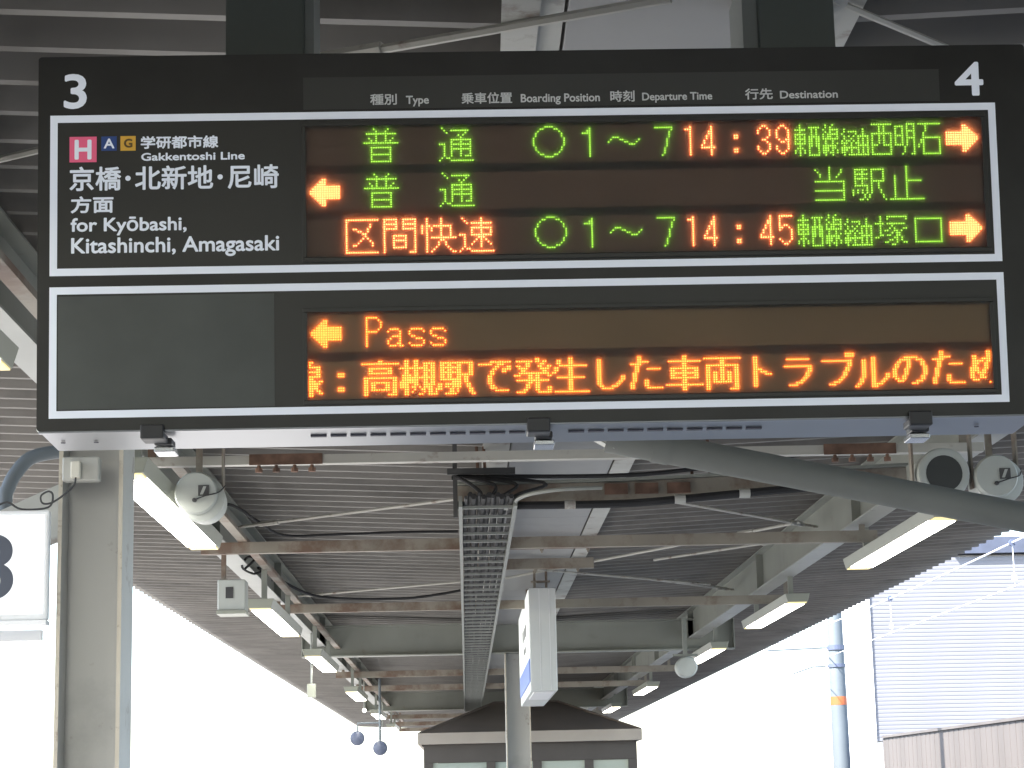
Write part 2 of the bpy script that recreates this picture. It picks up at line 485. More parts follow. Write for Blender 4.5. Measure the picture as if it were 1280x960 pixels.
for x, z in ((0.26, 3.206), (0.60, 3.205), (1.21, 3.224), (1.57, 3.250)):
    obj('white_wrap', MB().lathe([(0.026, -0.03), (0.026, 0.03)], (x, 11.40, z), 'x', 10), 'pale_plate', g)
tag(obj('sagging_cable', MB().tube(curve([(-0.05, 11.47, 3.375), (0.2, 11.42, 3.372), (0.6, 11.40, 3.362), (1.0, 11.40, 3.366), (1.35, 11.42, 3.40), (1.9, 11.47, 3.47)]), 0.013, 6), 'cable', smooth=True), 'black cable lying on top of the greenish rail', 'cable')

# cross bracing rods
def rod(a, b, label, r=0.011, m='pale_rusty'):
    e = thing('brace_rod', a, label, 'brace rod', 'thin bracing rods under the canopy')
    obj('bar', MB().tube([a, b], r, 6), m, e, smooth=True)
    A, B = Vector(a), Vector(b)
    mid = A + (B - A) * 0.15
    d = (B - A).normalized() * 0.09
    obj('turnbuckle', MB().tube([mid - d, mid + d], r * 1.7, 6), m, e)
rod((-1.55, 14.4, 3.50), (-0.03, 13.2, 3.50), 'thin pale rod rising from the left girder to the ladder, nearer one')
rod((-1.62, 19.6, 3.50), (-0.02, 18.5, 3.50), 'thin pale rod beside the sagging black cable at the second left lamp')
rod((2.43, 14.8, 3.51), (0.295, 18.4, 3.50), 'thin rod crossing behind the top of the hanging lightbox towards the near right')
rod((2.30, 19.3, 3.51), (0.28, 17.26, 3.50), 'thin rod crossing behind the hanging lightbox towards the far right')
rod((2.60, 15.1, 3.51), (1.30, 13.4, 3.50), 'thin rod with a long turnbuckle right of the greenish rail')
rod((2.56, 16.0, 3.53), (1.60, 17.3, 3.53), 'short thin rod with a turnbuckle beside the right girder')
rod((2.62, 20.1, 3.53), (1.70, 18.9, 3.53), 'short thin rod just above the second cross member on the right')
rod((-0.40, 5.10, 3.50), (0.52, 4.68, 3.50), 'rust spotted rod above the board crossing the white plate', r=0.012)
rod((0.80, 4.66, 3.53), (1.30, 5.14, 3.53), 'rusty rod above the board right of its right hanger', r=0.009)
rod((-2.2, 6.7, 3.6), (-1.16, 5.9, 3.55), 'pale rod left of the upper edge of the board', r=0.011)

for ya, zt, lab in ((15.6, 3.50, 'short rusty bearer under the gutter above the hanging lightbox, nearer one'), (17.05, 3.50, 'short rusty bearer under the gutter right behind the lightbox top')):
    br = thing('gutter_bearer', (0.6, ya, zt), lab, 'bearer')
    obj('channel', MB().box(0.10, 1.08, ya, ya + 0.006, zt - .05, zt + .035).box(0.10, 1.08, ya + 0.007, ya + 0.06, zt - .05, zt - .044), 'rust' if ya < 16 else 'steel_rusty', br)
    for xb in (0.25, 0.6, 0.95):
        obj('bolt', MB().lathe([(0.014, 0), (0.014, -0.014), (0.007, -0.015), (0.007, -0.03)], (xb, ya + .035, zt - .051), 'z', 8), 'steel_rusty', br)
lr = tag(obj('lamp_rail', MB().box(-1.475, -1.415, 3.0, 50, 3.311, 3.339), 'steel_rusty'), 'narrow painted rail carrying the left row of lamps', 'lamp rail')
# rust eaten ends of the nearer cross members
for o_ in [o for o in bpy.data.objects if o.name.startswith('cross_member') and o.parent is None and o.location.y in (13.7, 18.3)] + []:
    yy = o_.location.y
    for xa, xb in ((-1.74, -1.53), (2.58, 2.80)):
        obj('rusty_end_cleat', MB().box(xa, xb, yy - 0.012, yy - 0.0035, 3.228, 3.318).box(xa + .06, xa + .10, yy - 0.024, yy - 0.0125, 3.25, 3.30), 'rust', o_)

# white gusset plates over the board
tag(obj('gusset_plate', MB().prism([(0.115, 4.3), (0.215, 4.3), (0.205, 5.8), (0.125, 5.8)], 'z', 3.51, 3.52), 'pale_plate'), 'white rust spotted plate above the middle of the board', 'steel plate')
tag(obj('gusset_plate', MB().prism([(0.86, 4.3), (1.02, 4.3), (0.90, 5.3), (0.865, 5.3)], 'z', 3.52, 3.53), 'pale_plate'), 'white tapering plate above the board right of its right hanger', 'steel plate')

# ------------------------------------------------------------------ cable ladder
lad = thing('cable_ladder', (0.15, 11, 3.155), 'pale cable ladder running away under the middle of the canopy', 'cable ladder')
lx0, lx1 = -0.005, 0.290
for x in (lx0, lx1):
    obj('rail', MB().box(x - 0.010, x + 0.010, 11.05, 39.5, 3.155, 3.215), 'galv', lad)
y = 11.15
rung0 = None
while y < 39.4:
    if rung0 is None:
        rung0 = obj('rung', MB().box(lx0 + 0.012, lx1 - 0.012, y - 0.013, y + 0.013, 3.157, 3.172), 'galv', lad)
        y0 = y
    else:
        c = rung0.copy(); COL.objects.link(c); c.parent = lad; c.location = (0, y - y0, 0)
    y += 0.385
obj('bent_end', MB().tube(curve([(lx1, 11.08, 3.18), (lx1 + .02, 10.95, 3.185), (lx1 + .10, 10.85, 3.195), (lx1 + .25, 10.8, 3.205), (lx1 + .45, 10.8, 3.21)]), 0.011, 6), 'galv', lad, smooth=True)
cb = thing('cable_bundle', (0.15, 11, 3.34), 'black and grey cables lying on the cable ladder', 'cables')
for k in range(11):
    x = 0.020 + k * 0.0245
    ph = random.random() * 6
    pts = []
    y = 10.9
    while y < 39.6:
        pts.append((x + 0.006 * sin(y * 1.7 + ph), y, 3.187 + 0.003 * sin(y * 2.3 + ph * 2) + 0.012 * (k % 2)))
        y += 1.0
    obj('cable', MB().tube(pts, 0.011 + 0.003 * (k % 3), 6), 'cable' if k % 3 else 'cable_grey', cb, smooth=True)
for k, (dx, dy) in enumerate(((0.0, 0.1), (0.06, 0.0), (0.12, 0.15), (0.2, 0.05))):
    obj('cable', MB().tube(curve([(0.03 + dx, 11.3 + dy, 3.21), (0.05 + dx, 11.1 + dy, 3.20), (0.11 + dx, 11.0 + dy * .3, 3.215), (0.05 + dx * 2, 11.2, 3.30), (-0.04, 11.4, 3.38)]), 0.010, 6), 'cable', cb, smooth=True)
tag(obj('ladder_hanger', MB().box(-0.045, -0.02, 11.36, 11.38, 3.14, 3.60).box(-0.075, 0.30, 11.34, 11.358, 3.375, 3.41), 'ink_dark'), 'black hanger angle at the near end of the cable ladder', 'hanger')

# sagging cables at the left girder
tag(obj('sagging_cable', MB().tube(curve([(-1.60, 13.3, 3.50), (-1.50, 13.6, 3.54), (-1.40, 14.3, 3.52), (-1.28, 14.9, 3.50), (-0.9, 15.0, 3.51), (-0.45, 15.1, 3.53), (-0.03, 15.2, 3.54)]), 0.010, 6), 'cable', smooth=True), 'dark cable drooping from the left girder by the first left speaker', 'cable')
tag(obj('sagging_cable', MB().tube(curve([(-1.60, 16.3, 3.42), (-1.52, 17.2, 3.42), (-1.30, 18.0, 3.36), (-0.95, 18.15, 3.335), (-0.50, 18.15, 3.33), (-0.2, 18.15, 3.36), (-0.02, 18.15, 3.39)]), 0.012, 6), 'cable', smooth=True), 'thick black cable sagging above the second left lamp', 'cable')
tag(obj('looped_cable', MB().tube(curve([(-1.56, 14.9, 3.26), (-1.50, 15.0, 3.34), (-1.57, 15.2, 3.38), (-1.63, 15.4, 3.33), (-1.56, 15.6, 3.30), (-1.50, 15.9, 3.36), (-1.5, 16.4, 3.33)]), 0.009, 6), 'cable', smooth=True), 'tangled black cable loop hanging by the grey junction box', 'cable')

# ------------------------------------------------------------------ columns
def h_column(x0, x1, y0, y1, z0, z1, label, web_front=False, tf=0.012):
    c = thing('steel_column', ((x0 + x1) / 2, (y0 + y1) / 2, 0), label, 'column', 'painted steel columns carrying the canopy')
    ym = (y0 + y1) / 2
    obj('flange', MB().box(x0, x0 + tf, y0, y1, z0, z1), 'column', c)
    obj('flange', MB().box(x1 - tf, x1, y0, y1, z0, z1), 'column', c)
    obj('web', MB().box(x0 + tf, x1 - tf, ym - 0.005, ym + 0.005, z0, z1), 'column', c)
    # worn flange edges
    for xa in (x0, x1 - tf):
        obj('flange_edge', MB().box(xa - 0.001, xa + tf + 0.001, y0 - 0.003, y0 - 0.0005, z0, z1), 'column_edge', c)
    return c
colL = h_column(-1.392, -1.172, 7.17, 7.42, 0.0, 3.68, 'pale grey steel column under the left end of the departure board')
h_column(0.464, 0.746, 23.95, 24.25, 0.0, 3.215, 'slim grey steel column in the middle, in front of the shelter')
obj('base_plate', MB().box(-1.45, -1.11, 7.1, 7.5, 0.004, 0.03), 'column', colL)

ob = thing('outlet_box', (-1.30, 7.1, 2.78), 'small grey outlet box with a cream plug on the left column', 'outlet')
obj('back_box', MB().box(-1.372, -1.245, 7.115, 7.166, 2.735, 2.82), 'pale_plate', ob, bevel=0.006)
obj('plug', MB().box(-1.338, -1.306, 7.085, 7.114, 2.742, 2.80), 'yellowgrey', ob, bevel=0.004)
obj('cord', MB().tube(curve([(-1.32, 7.09, 2.745), (-1.325, 7.085, 2.715), (-1.36, 7.08, 2.68), (-1.40, 7.08, 2.655), (-1.43, 7.08, 2.655), (-1.435, 7.08, 2.68), (-1.41, 7.08, 2.695), (-1.395, 7.08, 2.68), (-1.41, 7.08, 2.64), (-1.50, 7.08, 2.635), (-1.55, 7.08, 2.66), (-1.60, 7.08, 2.64), (-1.66, 7.1, 2.63)]), 0.0035, 6), 'cable_grey', ob, smooth=True)

tag(obj('diagonal_brace', MB().prism([(-2.0, 2.50), (-1.395, 2.768), (-1.395, 2.66), (-1.395, 2.56), (-2.0, 2.33)], 'y', 7.32, 7.34), 'pale_plate', bevel=0.003), 'pale sloping steel plate behind the platform number sign', 'brace plate')

# platform number sign, cut by the left border
sg = thing('platform_number_sign', (-1.7, 7.1, 2.25), 'white backlit platform sign with a large blue grey 3', 'platform sign')
obj('frame', MB().box(-2.05, -1.402, 7.06, 7.10, 2.256, 2.628), 'white_frame', sg, bevel=0.006)
obj('face', MB().box(-2.035, -1.415, 7.052, 7.0595, 2.275, 2.612), 'white_face', sg)
obj('bottom_rail', MB().box(-2.05, -1.402, 7.045, 7.11, 2.238, 2.2545), 'white_frame', sg, bevel=0.003)
obj('bracket', MB().box(-2.05, -1.47, 7.30, 7.34, 2.205, 2.242), 'white_frame', sg)

# grey bent conduit at far left
tag(obj('bent_conduit', MB().tube(curve([(-1.675, 7.62, 2.3), (-1.675, 7.62, 2.72), (-1.665, 7.62, 2.79), (-1.635, 7.62, 2.85), (-1.585, 7.62, 2.90), (-1.50, 7.62, 2.92), (-1.40, 7.62, 2.925)]), 0.026, 10), 'pole', smooth=True), 'pale blue grey conduit bending behind the left column', 'conduit')

# ------------------------------------------------------------------ sloping drain pipe
pp = thing('drain_pipe', (1.3, 7.84, 2.7), 'thick smooth grey pipe sloping down to the right beneath the board', 'drain pipe')
def px(x): return (x, 7.84, 2.818 - 0.2137 * (x - 1.296))
obj('pipe', MB().tube([px(0.56), px(3.6)], 0.0575, 24), 'pipe', pp, smooth=True)
obj('collar', MB().tube([px(0.735), px(0.80)], 0.0612, 24), 'pipe', pp, smooth=True)
obj('end_flange', MB().prism([(0.44, 3.045), (0.56, 3.045), (0.585, 2.925), (0.50, 2.975)], 'y', 7.80, 7.88), 'pale_plate', pp)

# ------------------------------------------------------------------ fluorescent lamps
def lamp(xc, y0, y1, zb, label, group):
    l = thing('fluorescent_lamp', (xc, (y0 + y1) / 2, zb), label, 'lamp', group)
    wt, wb, h = 0.100, 0.080, 0.072
    obj('housing', MB().prism([(xc - wb, zb + 0.004), (xc - wt, zb + h), (xc + wt, zb + h), (xc + wb, zb + 0.004)], 'y', y0, y1), 'lamp_body', l, bevel=0.003)
    obj('diffuser', MB().box(xc - wb + 0.006, xc + wb - 0.006, y0 + 0.15, y1 - 0.15, zb - 0.004, zb + 0.0032), 'lamp_lit', l)
    for a, b in ((y0 + 0.004, y0 + 0.148), (y1 - 0.148, y1 - 0.004)):
        obj('reflector_end', MB().box(xc - wb + 0.006, xc + wb - 0.006, a, b, zb - 0.002, zb + 0.0032), 'lamp_inner', l)
    for yy in (y0 + 0.35, y1 - 0.35):
        obj('stem', MB().box(xc - 0.02, xc + 0.02, yy - 0.02, yy + 0.02, zb + h, 3.34), 'steel', l)
    return l
gl = 'left row of fluorescent lamps'
gr = 'right row of fluorescent lamps'
proto = lamp(0, 0, 2.75, 3.0, 'x', gl)
def place_lamp(xc, y0, z, label, group, first=[True]):
    zb = z
    if first[0]:
        first[0] = False
        proto.location = (xc, y0 + 1.375, zb); proto['label'] = label; proto['group'] = group
    else:
        dup(proto, (xc, y0 + 1.375, zb), label, group)
place_lamp(-1.49, 3.72, 2.994, 'lamp cut by the left border beside the board, yellow end showing', gl)
place_lamp(-1.41, 8.65, 2.994, 'lamp nearest below the board, just right of the left column', gl)
place_lamp(-1.47, 15.1, 2.994, 'second lamp after the left column, under the grey junction box', gl)
place_lamp(-1.475, 20.4, 2.994, 'lamp passing under the end of the deep beam on the left', gl)
place_lamp(-1.49, 27.6, 2.994, 'fourth lamp of the left row, beyond the deep beam', gl)
place_lamp(-1.50, 35.2, 2.994, 'small far lamp of the left row above the pair of discs', gl)
place_lamp(-1.50, 42.5, 2.994, 'farthest small lamp of the left row next to the shelter', gl)
place_lamp(2.72, 11.5, 3.106, 'lamp directly below the sloping grey pipe', gr)
place_lamp(2.70, 16.75, 3.106, 'second lamp of the right row at the rusty cross member end', gr)
place_lamp(2.72, 22.2, 3.106, 'lamp beside the far horn speaker at the deep beam end', gr)
place_lamp(2.72, 30.2, 3.106, 'fourth lamp of the right row, near the eave', gr)
place_lamp(2.70, 37.4, 3.106, 'fifth lamp of the right row, small and close to the shelter', gr)
place_lamp(2.70, 45.5, 3.106, 'farthest small lamp of the right row', gr)

# ------------------------------------------------------------------ speakers
def cap_speaker(x, y, z, r, label):
    s = thing('ceiling_speaker', (x, y, z), label, 'loudspeaker')
    obj('body', MB().lathe([(r * .55, 0.30), (r * 1.0, 0.22), (r * 1.10, 0.06), (r * 1.10, 0.02), (r * 1.02, 0.015)], (x + 0.02, y, z - 0.02), 'y', 28), 'speaker', s, smooth=True)
    obj('cover', MB().lathe([(r * 1.0, 0.03), (r, 0.0), (r * .93, -0.012), (0.0, -0.015)], (x, y, z), 'y', 28), 'speaker', s, smooth=True)
    lb = MB().box(x + r * .12, x + r * .62, y - 0.019, y - 0.0165, z - r * .16, z + r * .34)
    lbl = obj('sticker', lb, 'ink_dark', s)
    obj('mark', MB().prism([(x + r * .2, z - r * .1), (x + r * .34, z - r * .1), (x + r * .5, z + r * .28), (x + r * .36, z + r * .28)], 'y', y - 0.021, y - 0.0195), 'speaker', lbl)
    obj('stud', MB().lathe([(0.010, 0), (0.010, -0.012)], (x - r * .05, y - 0.015, z - r * .36), 'y', 10), 'ink_dark', s)
    obj('wire', MB().tube(curve([(x - r * .05, y - 0.03, z - r * .36), (x + r * .5, y - 0.035, z - r * .18), (x + r * 1.05, y - 0.01, z), (x + r * 1.3, y + 0.05, z + r * .4)]), 0.003, 5), 'cable_grey', s)
    obj('bracket', MB().box(x - 0.015, x + 0.015, y + 0.10, y + 0.115, z + r * .9, 3.34).box(min(x, 2.3 if x > 0 else -1.5) - .01, max(x, 2.4 if x > 0 else -1.2) + .2 * (x > 0), y + 0.095, y + 0.12, 3.341, 3.36).box(x + r * 1.12, x + r * 1.2, y + 0.05, y + 0.12, z - r * .4, 3.30), 'steel_rusty', s)
    return s
cap_speaker(-1.207, 9.42, 3.02, 0.098, 'round pale speaker with a dark square label beside the nearest left lamp')
cap_speaker(2.462, 9.42, 3.030, 0.100, 'round pale speaker with a dark square label at the far right under the board')
hs = thing('horn_speaker', (2.222, 9.42, 3.047), 'open mouthed horn speaker left of the round one on the right', 'loudspeaker')
obj('horn', MB().lathe([(0.095, 0.25), (0.118, 0.20), (0.122, 0.02), (0.118, 0.0), (0.106, -0.005), (0.085, 0.0)], (2.222, 9.42, 3.047), 'y', 30), 'speaker', hs, smooth=True)
obj('throat', MB().lathe([(0.084, -0.001), (0.072, 0.04), (0.0, 0.045)], (2.222, 9.419, 3.047), 'y', 30), 'speaker_dark', hs, smooth=True)
obj('bracket', MB().box(2.08, 2.09, 9.45, 9.50, 2.98, 3.30).box(2.355, 2.365, 9.45, 9.50, 2.98, 3.30).box(2.09, 2.355, 9.45, 9.50, 3.29, 3.30), 'steel_rusty', hs)
hs = thing('horn_speaker', (2.14, 20.2, 2.79), 'grey drum shaped speaker hanging below the end of the deep beam', 'loudspeaker')
obj('horn', MB().lathe([(0.06, 0.26), (0.10, 0.20), (0.105, 0.02), (0.09, 0.0), (0.0, -0.01)], (2.14, 20.1, 2.80), 'y', 20), 'speaker', hs, smooth=True)
obj('bracket', MB().box(2.02, 2.26, 20.2, 20.24, 2.91, 2.93).box(2.12, 2.16, 20.2, 20.24, 2.93, 3.28), 'steel', hs)

# junction box etc at left
jb = thing('junction_box', (-1.55, 15.2, 2.83), 'grey box with a dark label hanging above the second left lamp', 'junction box')
obj('box', MB().box(-1.64, -1.455, 13.95, 14.15, 2.885, 3.09), 'speaker', jb, bevel=0.008)
obj('label_plate', MB().box(-1.585, -1.535, 13.944, 13.9485, 2.965, 3.04), 'cable_grey', jb)
obj('lower_rim', MB().box(-1.645, -1.45, 13.93, 14.17, 2.86, 2.883), 'lamp_body', jb)
obj('hanger', MB().box(-1.625, -1.595, 14.03, 14.07, 3.092, 3.338), 'steel_rusty', jb)
hb = thing('hanging_sensor', (-1.6, 22, 2.7), 'small pale box on a thin rod under the left lamps', 'sensor')
obj('rod', MB().tube([(-1.60, 22, 3.34), (-1.60, 22, 2.81)], 0.012, 6), 'galv', hb)
obj('box', MB().box(-1.645, -1.555, 21.96, 22.04, 2.67, 2.81), 'lamp_body', hb, bevel=0.006)

# pair of discs
dg = thing('round_mirror_pair', (-1.38, 30.2, 2.3), 'pair of dark blue grey discs hanging from a frame near the left eave', 'mirrors')
obj('frame', MB().tube([(-1.22, 30.2, 3.30), (-1.22, 30.2, 2.42)], 0.018, 8).tube([(-1.54, 30.2, 2.56), (-1.54, 30.2, 2.67), (-1.22, 30.2, 2.675)], 0.014, 8), 'pole', dg)
for x, z in ((-1.545, 2.46), (-1.22, 2.315)):
    obj('disc', MB().lathe([(0.0, -0.03), (0.07, -0.025), (0.105, 0.0), (0.10, 0.04), (0.0, 0.07)], (x, 30.2, z), 'y', 20), 'disc', dg, smooth=True)
for yy, z, lab in ((31.4, 2.90, 'tiny round lamp under the fourth left lamp'), (38.4, 2.83, 'tiny round lamp under the fifth left lamp')):
    tl = thing('globe_lamp', (-1.50, yy, z), lab, 'small lamp')
    obj('globe', MB().lathe([(0.0, -0.03), (0.022, -0.02), (0.028, 0.0), (0.02, 0.02), (0.0, 0.03)], (-1.50, yy, z), 'z', 12), 'lamp_lit', tl, smooth=True)
    obj('holder', MB().tube([(-1.50, yy, z + 0.025), (-1.50, yy, 3.34)], 0.012, 6), 'steel', tl)

# ------------------------------------------------------------------ hanging lightbox seen end-on
hx0, hx1, hy0, hy1, hz0, hz1 = 0.545, 0.775, 17.36, 20.5, 2.47, 3.322
hb = thing('hanging_lightbox', (0.66, 19, hz1), 'long hanging lightbox seen end on, lit white face with a blue foot', 'lightbox sign')
obj('case', MB().box(hx0 + .004, hx1 - .004, hy0, hy1, hz0, hz1), 'hsign', hb, bevel=0.006)
obj('end_groove', MB().box(0.632, 0.636, hy0 - 0.003, hy0 - 0.0005, hz0 + .01, hz1 - .01).box(0.715, 0.719, hy0 - 0.003, hy0 - 0.0005, hz0 + .01, hz1 - .01), 'white_frame', hb)
for xs in (hx0 - 0.004, hx1 - 0.0035):
    s = 1 if xs > .6 else -1
    f = obj('lit_face', MB().box(xs, xs + (0.0075 if s < 0 else 0.0012), hy0 + .03, hy1 - .03, hz0 + 0.27, hz1 - 0.015), 'white_face2', hb)
    obj('blue_band', MB().box(xs, xs + (0.0075 if s < 0 else 0.0012), hy0 + .03, hy1 - .03, hz0 + 0.08, hz0 + 0.268), 'blue_band', hb)
    for yy, zz, w, h in ((18.1, 2.98, .22, .10), (18.5, 2.98, .22, .10), (18.9, 2.98, .22, .10), (18.3, 2.85, .5, .05)):
        xa = xs - 0.002 if s < 0 else xs + 0.0014
        obj('lettering_bar', MB().box(xa, xa + 0.0018, yy, yy + w, zz, zz + h), 'ink_dark', f)
obj('bottom_cover', MB().box(hx0 + .03, hx1 - .03, hy0 + .12, hy0 + 1.5, hz0 - 0.008, hz0 - 0.001), 'white_frame', hb)
for yy in (17.7, 19.9):
    for xx in (0.61, 0.71):
        obj('hanger_rod', MB().box(xx - .01, xx + .01, yy - .01, yy + .01, hz1, 3.551), 'steel_rusty', hb)
    obj('hanger_plate', MB().box(0.58, 0.74, yy - .05, yy + .05, 3.40, 3.412), 'steel_rusty', hb)

# ------------------------------------------------------------------ waiting shelter
sh = thing('waiting_shelter', (1.0, 36, 0), 'waiting room with brown hipped roof and tan fascia at the platform centre', 'waiting room')
sx0, sx1, sy0, sy1 = -0.76, 2.82, 33.6, 42.0
obj('fascia', MB().box(sx0, sx1, sy0, sy0 + .05, 2.43, 2.61).box(sx0, sx1, sy1 - .05, sy1, 2.43, 2.61).box(sx0, sx0 + .05, sy0 + .05, sy1 - .05, 2.43, 2.61).box(sx1 - .05, sx1, sy0 + .05, sy1 - .05, 2.43, 2.61), 'shelter_fascia', sh, bevel=0.004)
rv = [(sx0 + .02, sy0 + .02, 2.60), (sx1 - .02, sy0 + .02, 2.60), (sx1 - .02, sy1 - .02, 2.60), (sx0 + .02, sy1 - .02, 2.60), (0.50, 35.6, 3.15), (1.56, 35.6, 3.15), (1.56, 40.2, 3.15), (0.50, 40.2, 3.15)]
obj('hip_roof', MB().add(rv, [(0, 1, 5, 4), (1, 2, 6, 5), (2, 3, 7, 6), (3, 0, 4, 7), (4, 5, 6, 7), (0, 3, 2, 1)]), 'shelter_roof', sh)
for a, b in ((0, 4), (1, 5), (4, 5)):
    obj('ridge_cap', MB().tube([rv[a], rv[b]], 0.025, 6), 'shelter_roof', sh)
wx0, wx1 = -0.67, 2.74
obj('wall', MB().box(wx0, wx1, 33.75, 33.85, 2.14, 2.428).box(wx0, wx1, 33.75, 33.85, 0.0, 0.9)
    .box(wx0, wx0 + .1, 33.86, 41.9, 0, 2.428).box(wx1 - .1, wx1, 33.86, 41.9, 0, 2.428).box(wx0 + .11, wx1 - .11, 41.8, 41.9, 0, 2.428), 'shelter_wall', sh)
for x in (wx0, 0.33, 1.07, 1.90, wx1 - .14):
    obj('mullion', MB().box(x, x + .14, 33.74, 33.86, 0.902, 2.138), 'shelter_wall', sh)
for xa, xb in ((wx0 + .142, 0.328), (0.472, 1.068), (1.212, 1.898), (2.042, wx1 - .142)):
    obj('window', MB().box(xa, xb, 33.79, 33.81, 0.905, 2.135), 'window', sh)

# ------------------------------------------------------------------ outside right: building, fence, pole, wires
bl = thing('lavender_building', (18, 70, -1.35), 'tall building clad in pale lavender ribbed sheet beyond the tracks', 'building')
mb = MB()
z = 3.0
bx0, bx1, byf = 13.1, 34.0, 67.0
prof = [(byf + 0.4, 3.0)]
while z < 8.83:
    prof += [(byf, z), (byf, z + 0.075), (byf + 0.008, z + 0.085), (byf + 0.008, z + 0.117)]
    z += 0.127
prof += [(byf, z), (byf + 0.4, z)]
mb.prism(prof, 'x', bx0, bx1)
obj('ribbed_cladding', mb, 'lavender', bl, fix=True)
obj('side_wall', MB().box(bx0 + .02, bx1, byf + 0.42, 76, -1.3, 9.0), 'white_wall', bl)
obj('base_wall', MB().box(bx0 + .05, bx1, byf + 0.1, byf + 0.41, -1.3, 2.98), 'white_wall', bl)
obj('parapet', MB().box(15.9, bx1, byf - 0.2, byf + 0.41, 8.93, 9.45), 'slate', bl)
obj('corner_trim', MB().box(bx0 - .06, bx0 - .002, byf - 0.08, byf + 0.38, 2.98, 8.9), 'white_wall', bl)

fn = thing('trackside_fence', (10.1, 35, -1.35), 'brown weathered screen fence along the right track', 'fence')
y = 22.0
pn = None
while y < 50.7:
    if pn is None:
        mb = MB()
        for k in range(8):
            mb.box(10.1 - (0.006 if k % 2 else 0.0), 10.15, y + k * .225, y + k * .225 + .221, -1.3, 2.74)
        pn = obj('fence_panel', mb, 'brown', fn); yb = y
    else:
        c = pn.copy(); COL.objects.link(c); c.parent = fn; c.location = (0, y - yb, 0)
    y += 1.805
obj('top_rail', MB().box(10.06, 10.18, 22.0, 50.8, 2.745, 2.80), 'brown', fn)

po = thing('catenary_pole', (7.56, 42.6, -1.3), 'pale blue line pole with an orange band outside the right eave', 'pole')
obj('shaft', MB().lathe([(0.20, 0), (0.135, 9.5)], (7.60, 42.6, -1.3), 'z', 24), 'pole', po, smooth=True)
obj('orange_band', MB().lathe([(0.172, 3.25), (0.172, 3.42)], (7.60, 42.6, 0.0), 'z', 24), 'orange', po)
obj('arm', MB().tube([(7.58, 42.6, 4.42), (6.2, 42.6, 4.38)], 0.02, 8), 'pole', po)
obj('arm', MB().tube([(7.58, 42.6, 4.05), (7.1, 42.6, 4.03), (6.7, 42.6, 3.9)], 0.018, 8), 'pole', po)
for za, zc in ((4.36, 4.46), (4.01, 4.08)):
    obj('clamp', MB().lathe([(0.185, za), (0.185, zc)], (7.60, 42.6, 0.0), 'z', 20), 'disc', po)

tag(obj('messenger_wire', MB().tube([(7.06, y, 4.65 + 0.0006 * (y - 30) ** 2) for y in range(14, 62, 2)], 0.012, 6), 'wire', smooth=True), 'upper bright overhead wire outside the right eave', 'overhead wire')
tag(obj('contact_wire', MB().tube([(7.06, y, 4.10) for y in range(14, 62, 4)], 0.008, 6), 'wire', smooth=True), 'lower thin overhead wire outside the right eave', 'overhead wire')
for y, lab in ((26.45, 'dropper with white insulators between the overhead wires at the right border'), (34.3, 'dropper with white insulators between the overhead wires left of the ribbed building')):
    dr = thing('wire_dropper', (7.06, y, 4.1), lab, 'dropper')
    zt = 4.65 + 0.0006 * (y - 30) ** 2
    obj('strand', MB().tube([(7.06, y, 4.10), (7.06, y, zt)], 0.006, 6), 'wire', dr)
    obj('insulator', MB().lathe([(0.0, -.05), (0.035, -.03), (0.035, .03), (0.0, .05)], (7.06, y, 4.20), 'z', 10), 'white_frame', dr, smooth=True)
    obj('clamp', MB().lathe([(0.045, -.02), (0.045, .02)], (7.06, y, zt), 'y', 10), 'disc', dr)

# ================================================================== DEPARTURE BOARD
S = 0.85
TILT = radians(4.5)
board = thing('departure_board', (0.18, 4.75, 2.45), 'wide black hanging departure board with lit Japanese train times', 'departure board')
O = Vector((0.0, 4.5475, 2.7125))
BM = Matrix.Translation(O) @ Matrix.Rotation(pi / 2, 4, 'X') @ Matrix.Rotation(TILT, 4, 'X')
# BM: local (u, v, w) -> world, w pointing to the viewer.  rotate so that the top leans towards the viewer
BM = Matrix(((1, 0, 0, O.x), (0, -sin(TILT), -cos(TILT), O.y), (0, cos(TILT), -sin(TILT), O.z), (0, 0, 0, 1)))
def bobj(name, mb, mats, parent=board, bevel=0.0, label=None, smooth=False, fix=True):
    """Board part: mesh in board coordinates (u, v, w), placed by its own matrix."""
    me = bpy.data.meshes.new(name)
    me.from_pydata([v for v in mb.v], [], mb.f)
    if not isinstance(mats, (list, tuple)): mats = [mats]
    for m in mats: me.materials.append(M[m] if isinstance(m, str) else m)
    for p, mi in zip(me.polygons, mb.m): p.material_index = mi
    if fix:
        import bmesh
        bm = bmesh.new(); bm.from_mesh(me); bmesh.ops.recalc_face_normals(bm, faces=bm.faces); bm.to_mesh(me); bm.free()
    if smooth:
        me.polygons.foreach_set('use_smooth', [True] * len(me.polygons)); me.set_sharp_from_angle(angle=radians(40))
    o = bpy.data.objects.new(name, me)
    COL.objects.link(o)
    o.parent = parent
    if parent is board:
        o.matrix_local = Matrix.Translation(-board.location) @ BM
    if bevel:
        bv = o.modifiers.new('bevel', 'BEVEL'); bv.width = bevel; bv.segments = 3; bv.limit_method = 'ANGLE'
    if label: o['label'] = label
    return o

def sc(*a): return [x * S for x in a]
u0, u1, v0, v1 = -1.108 * S, 1.540 * S, -0.303 * S, 0.7045 * S
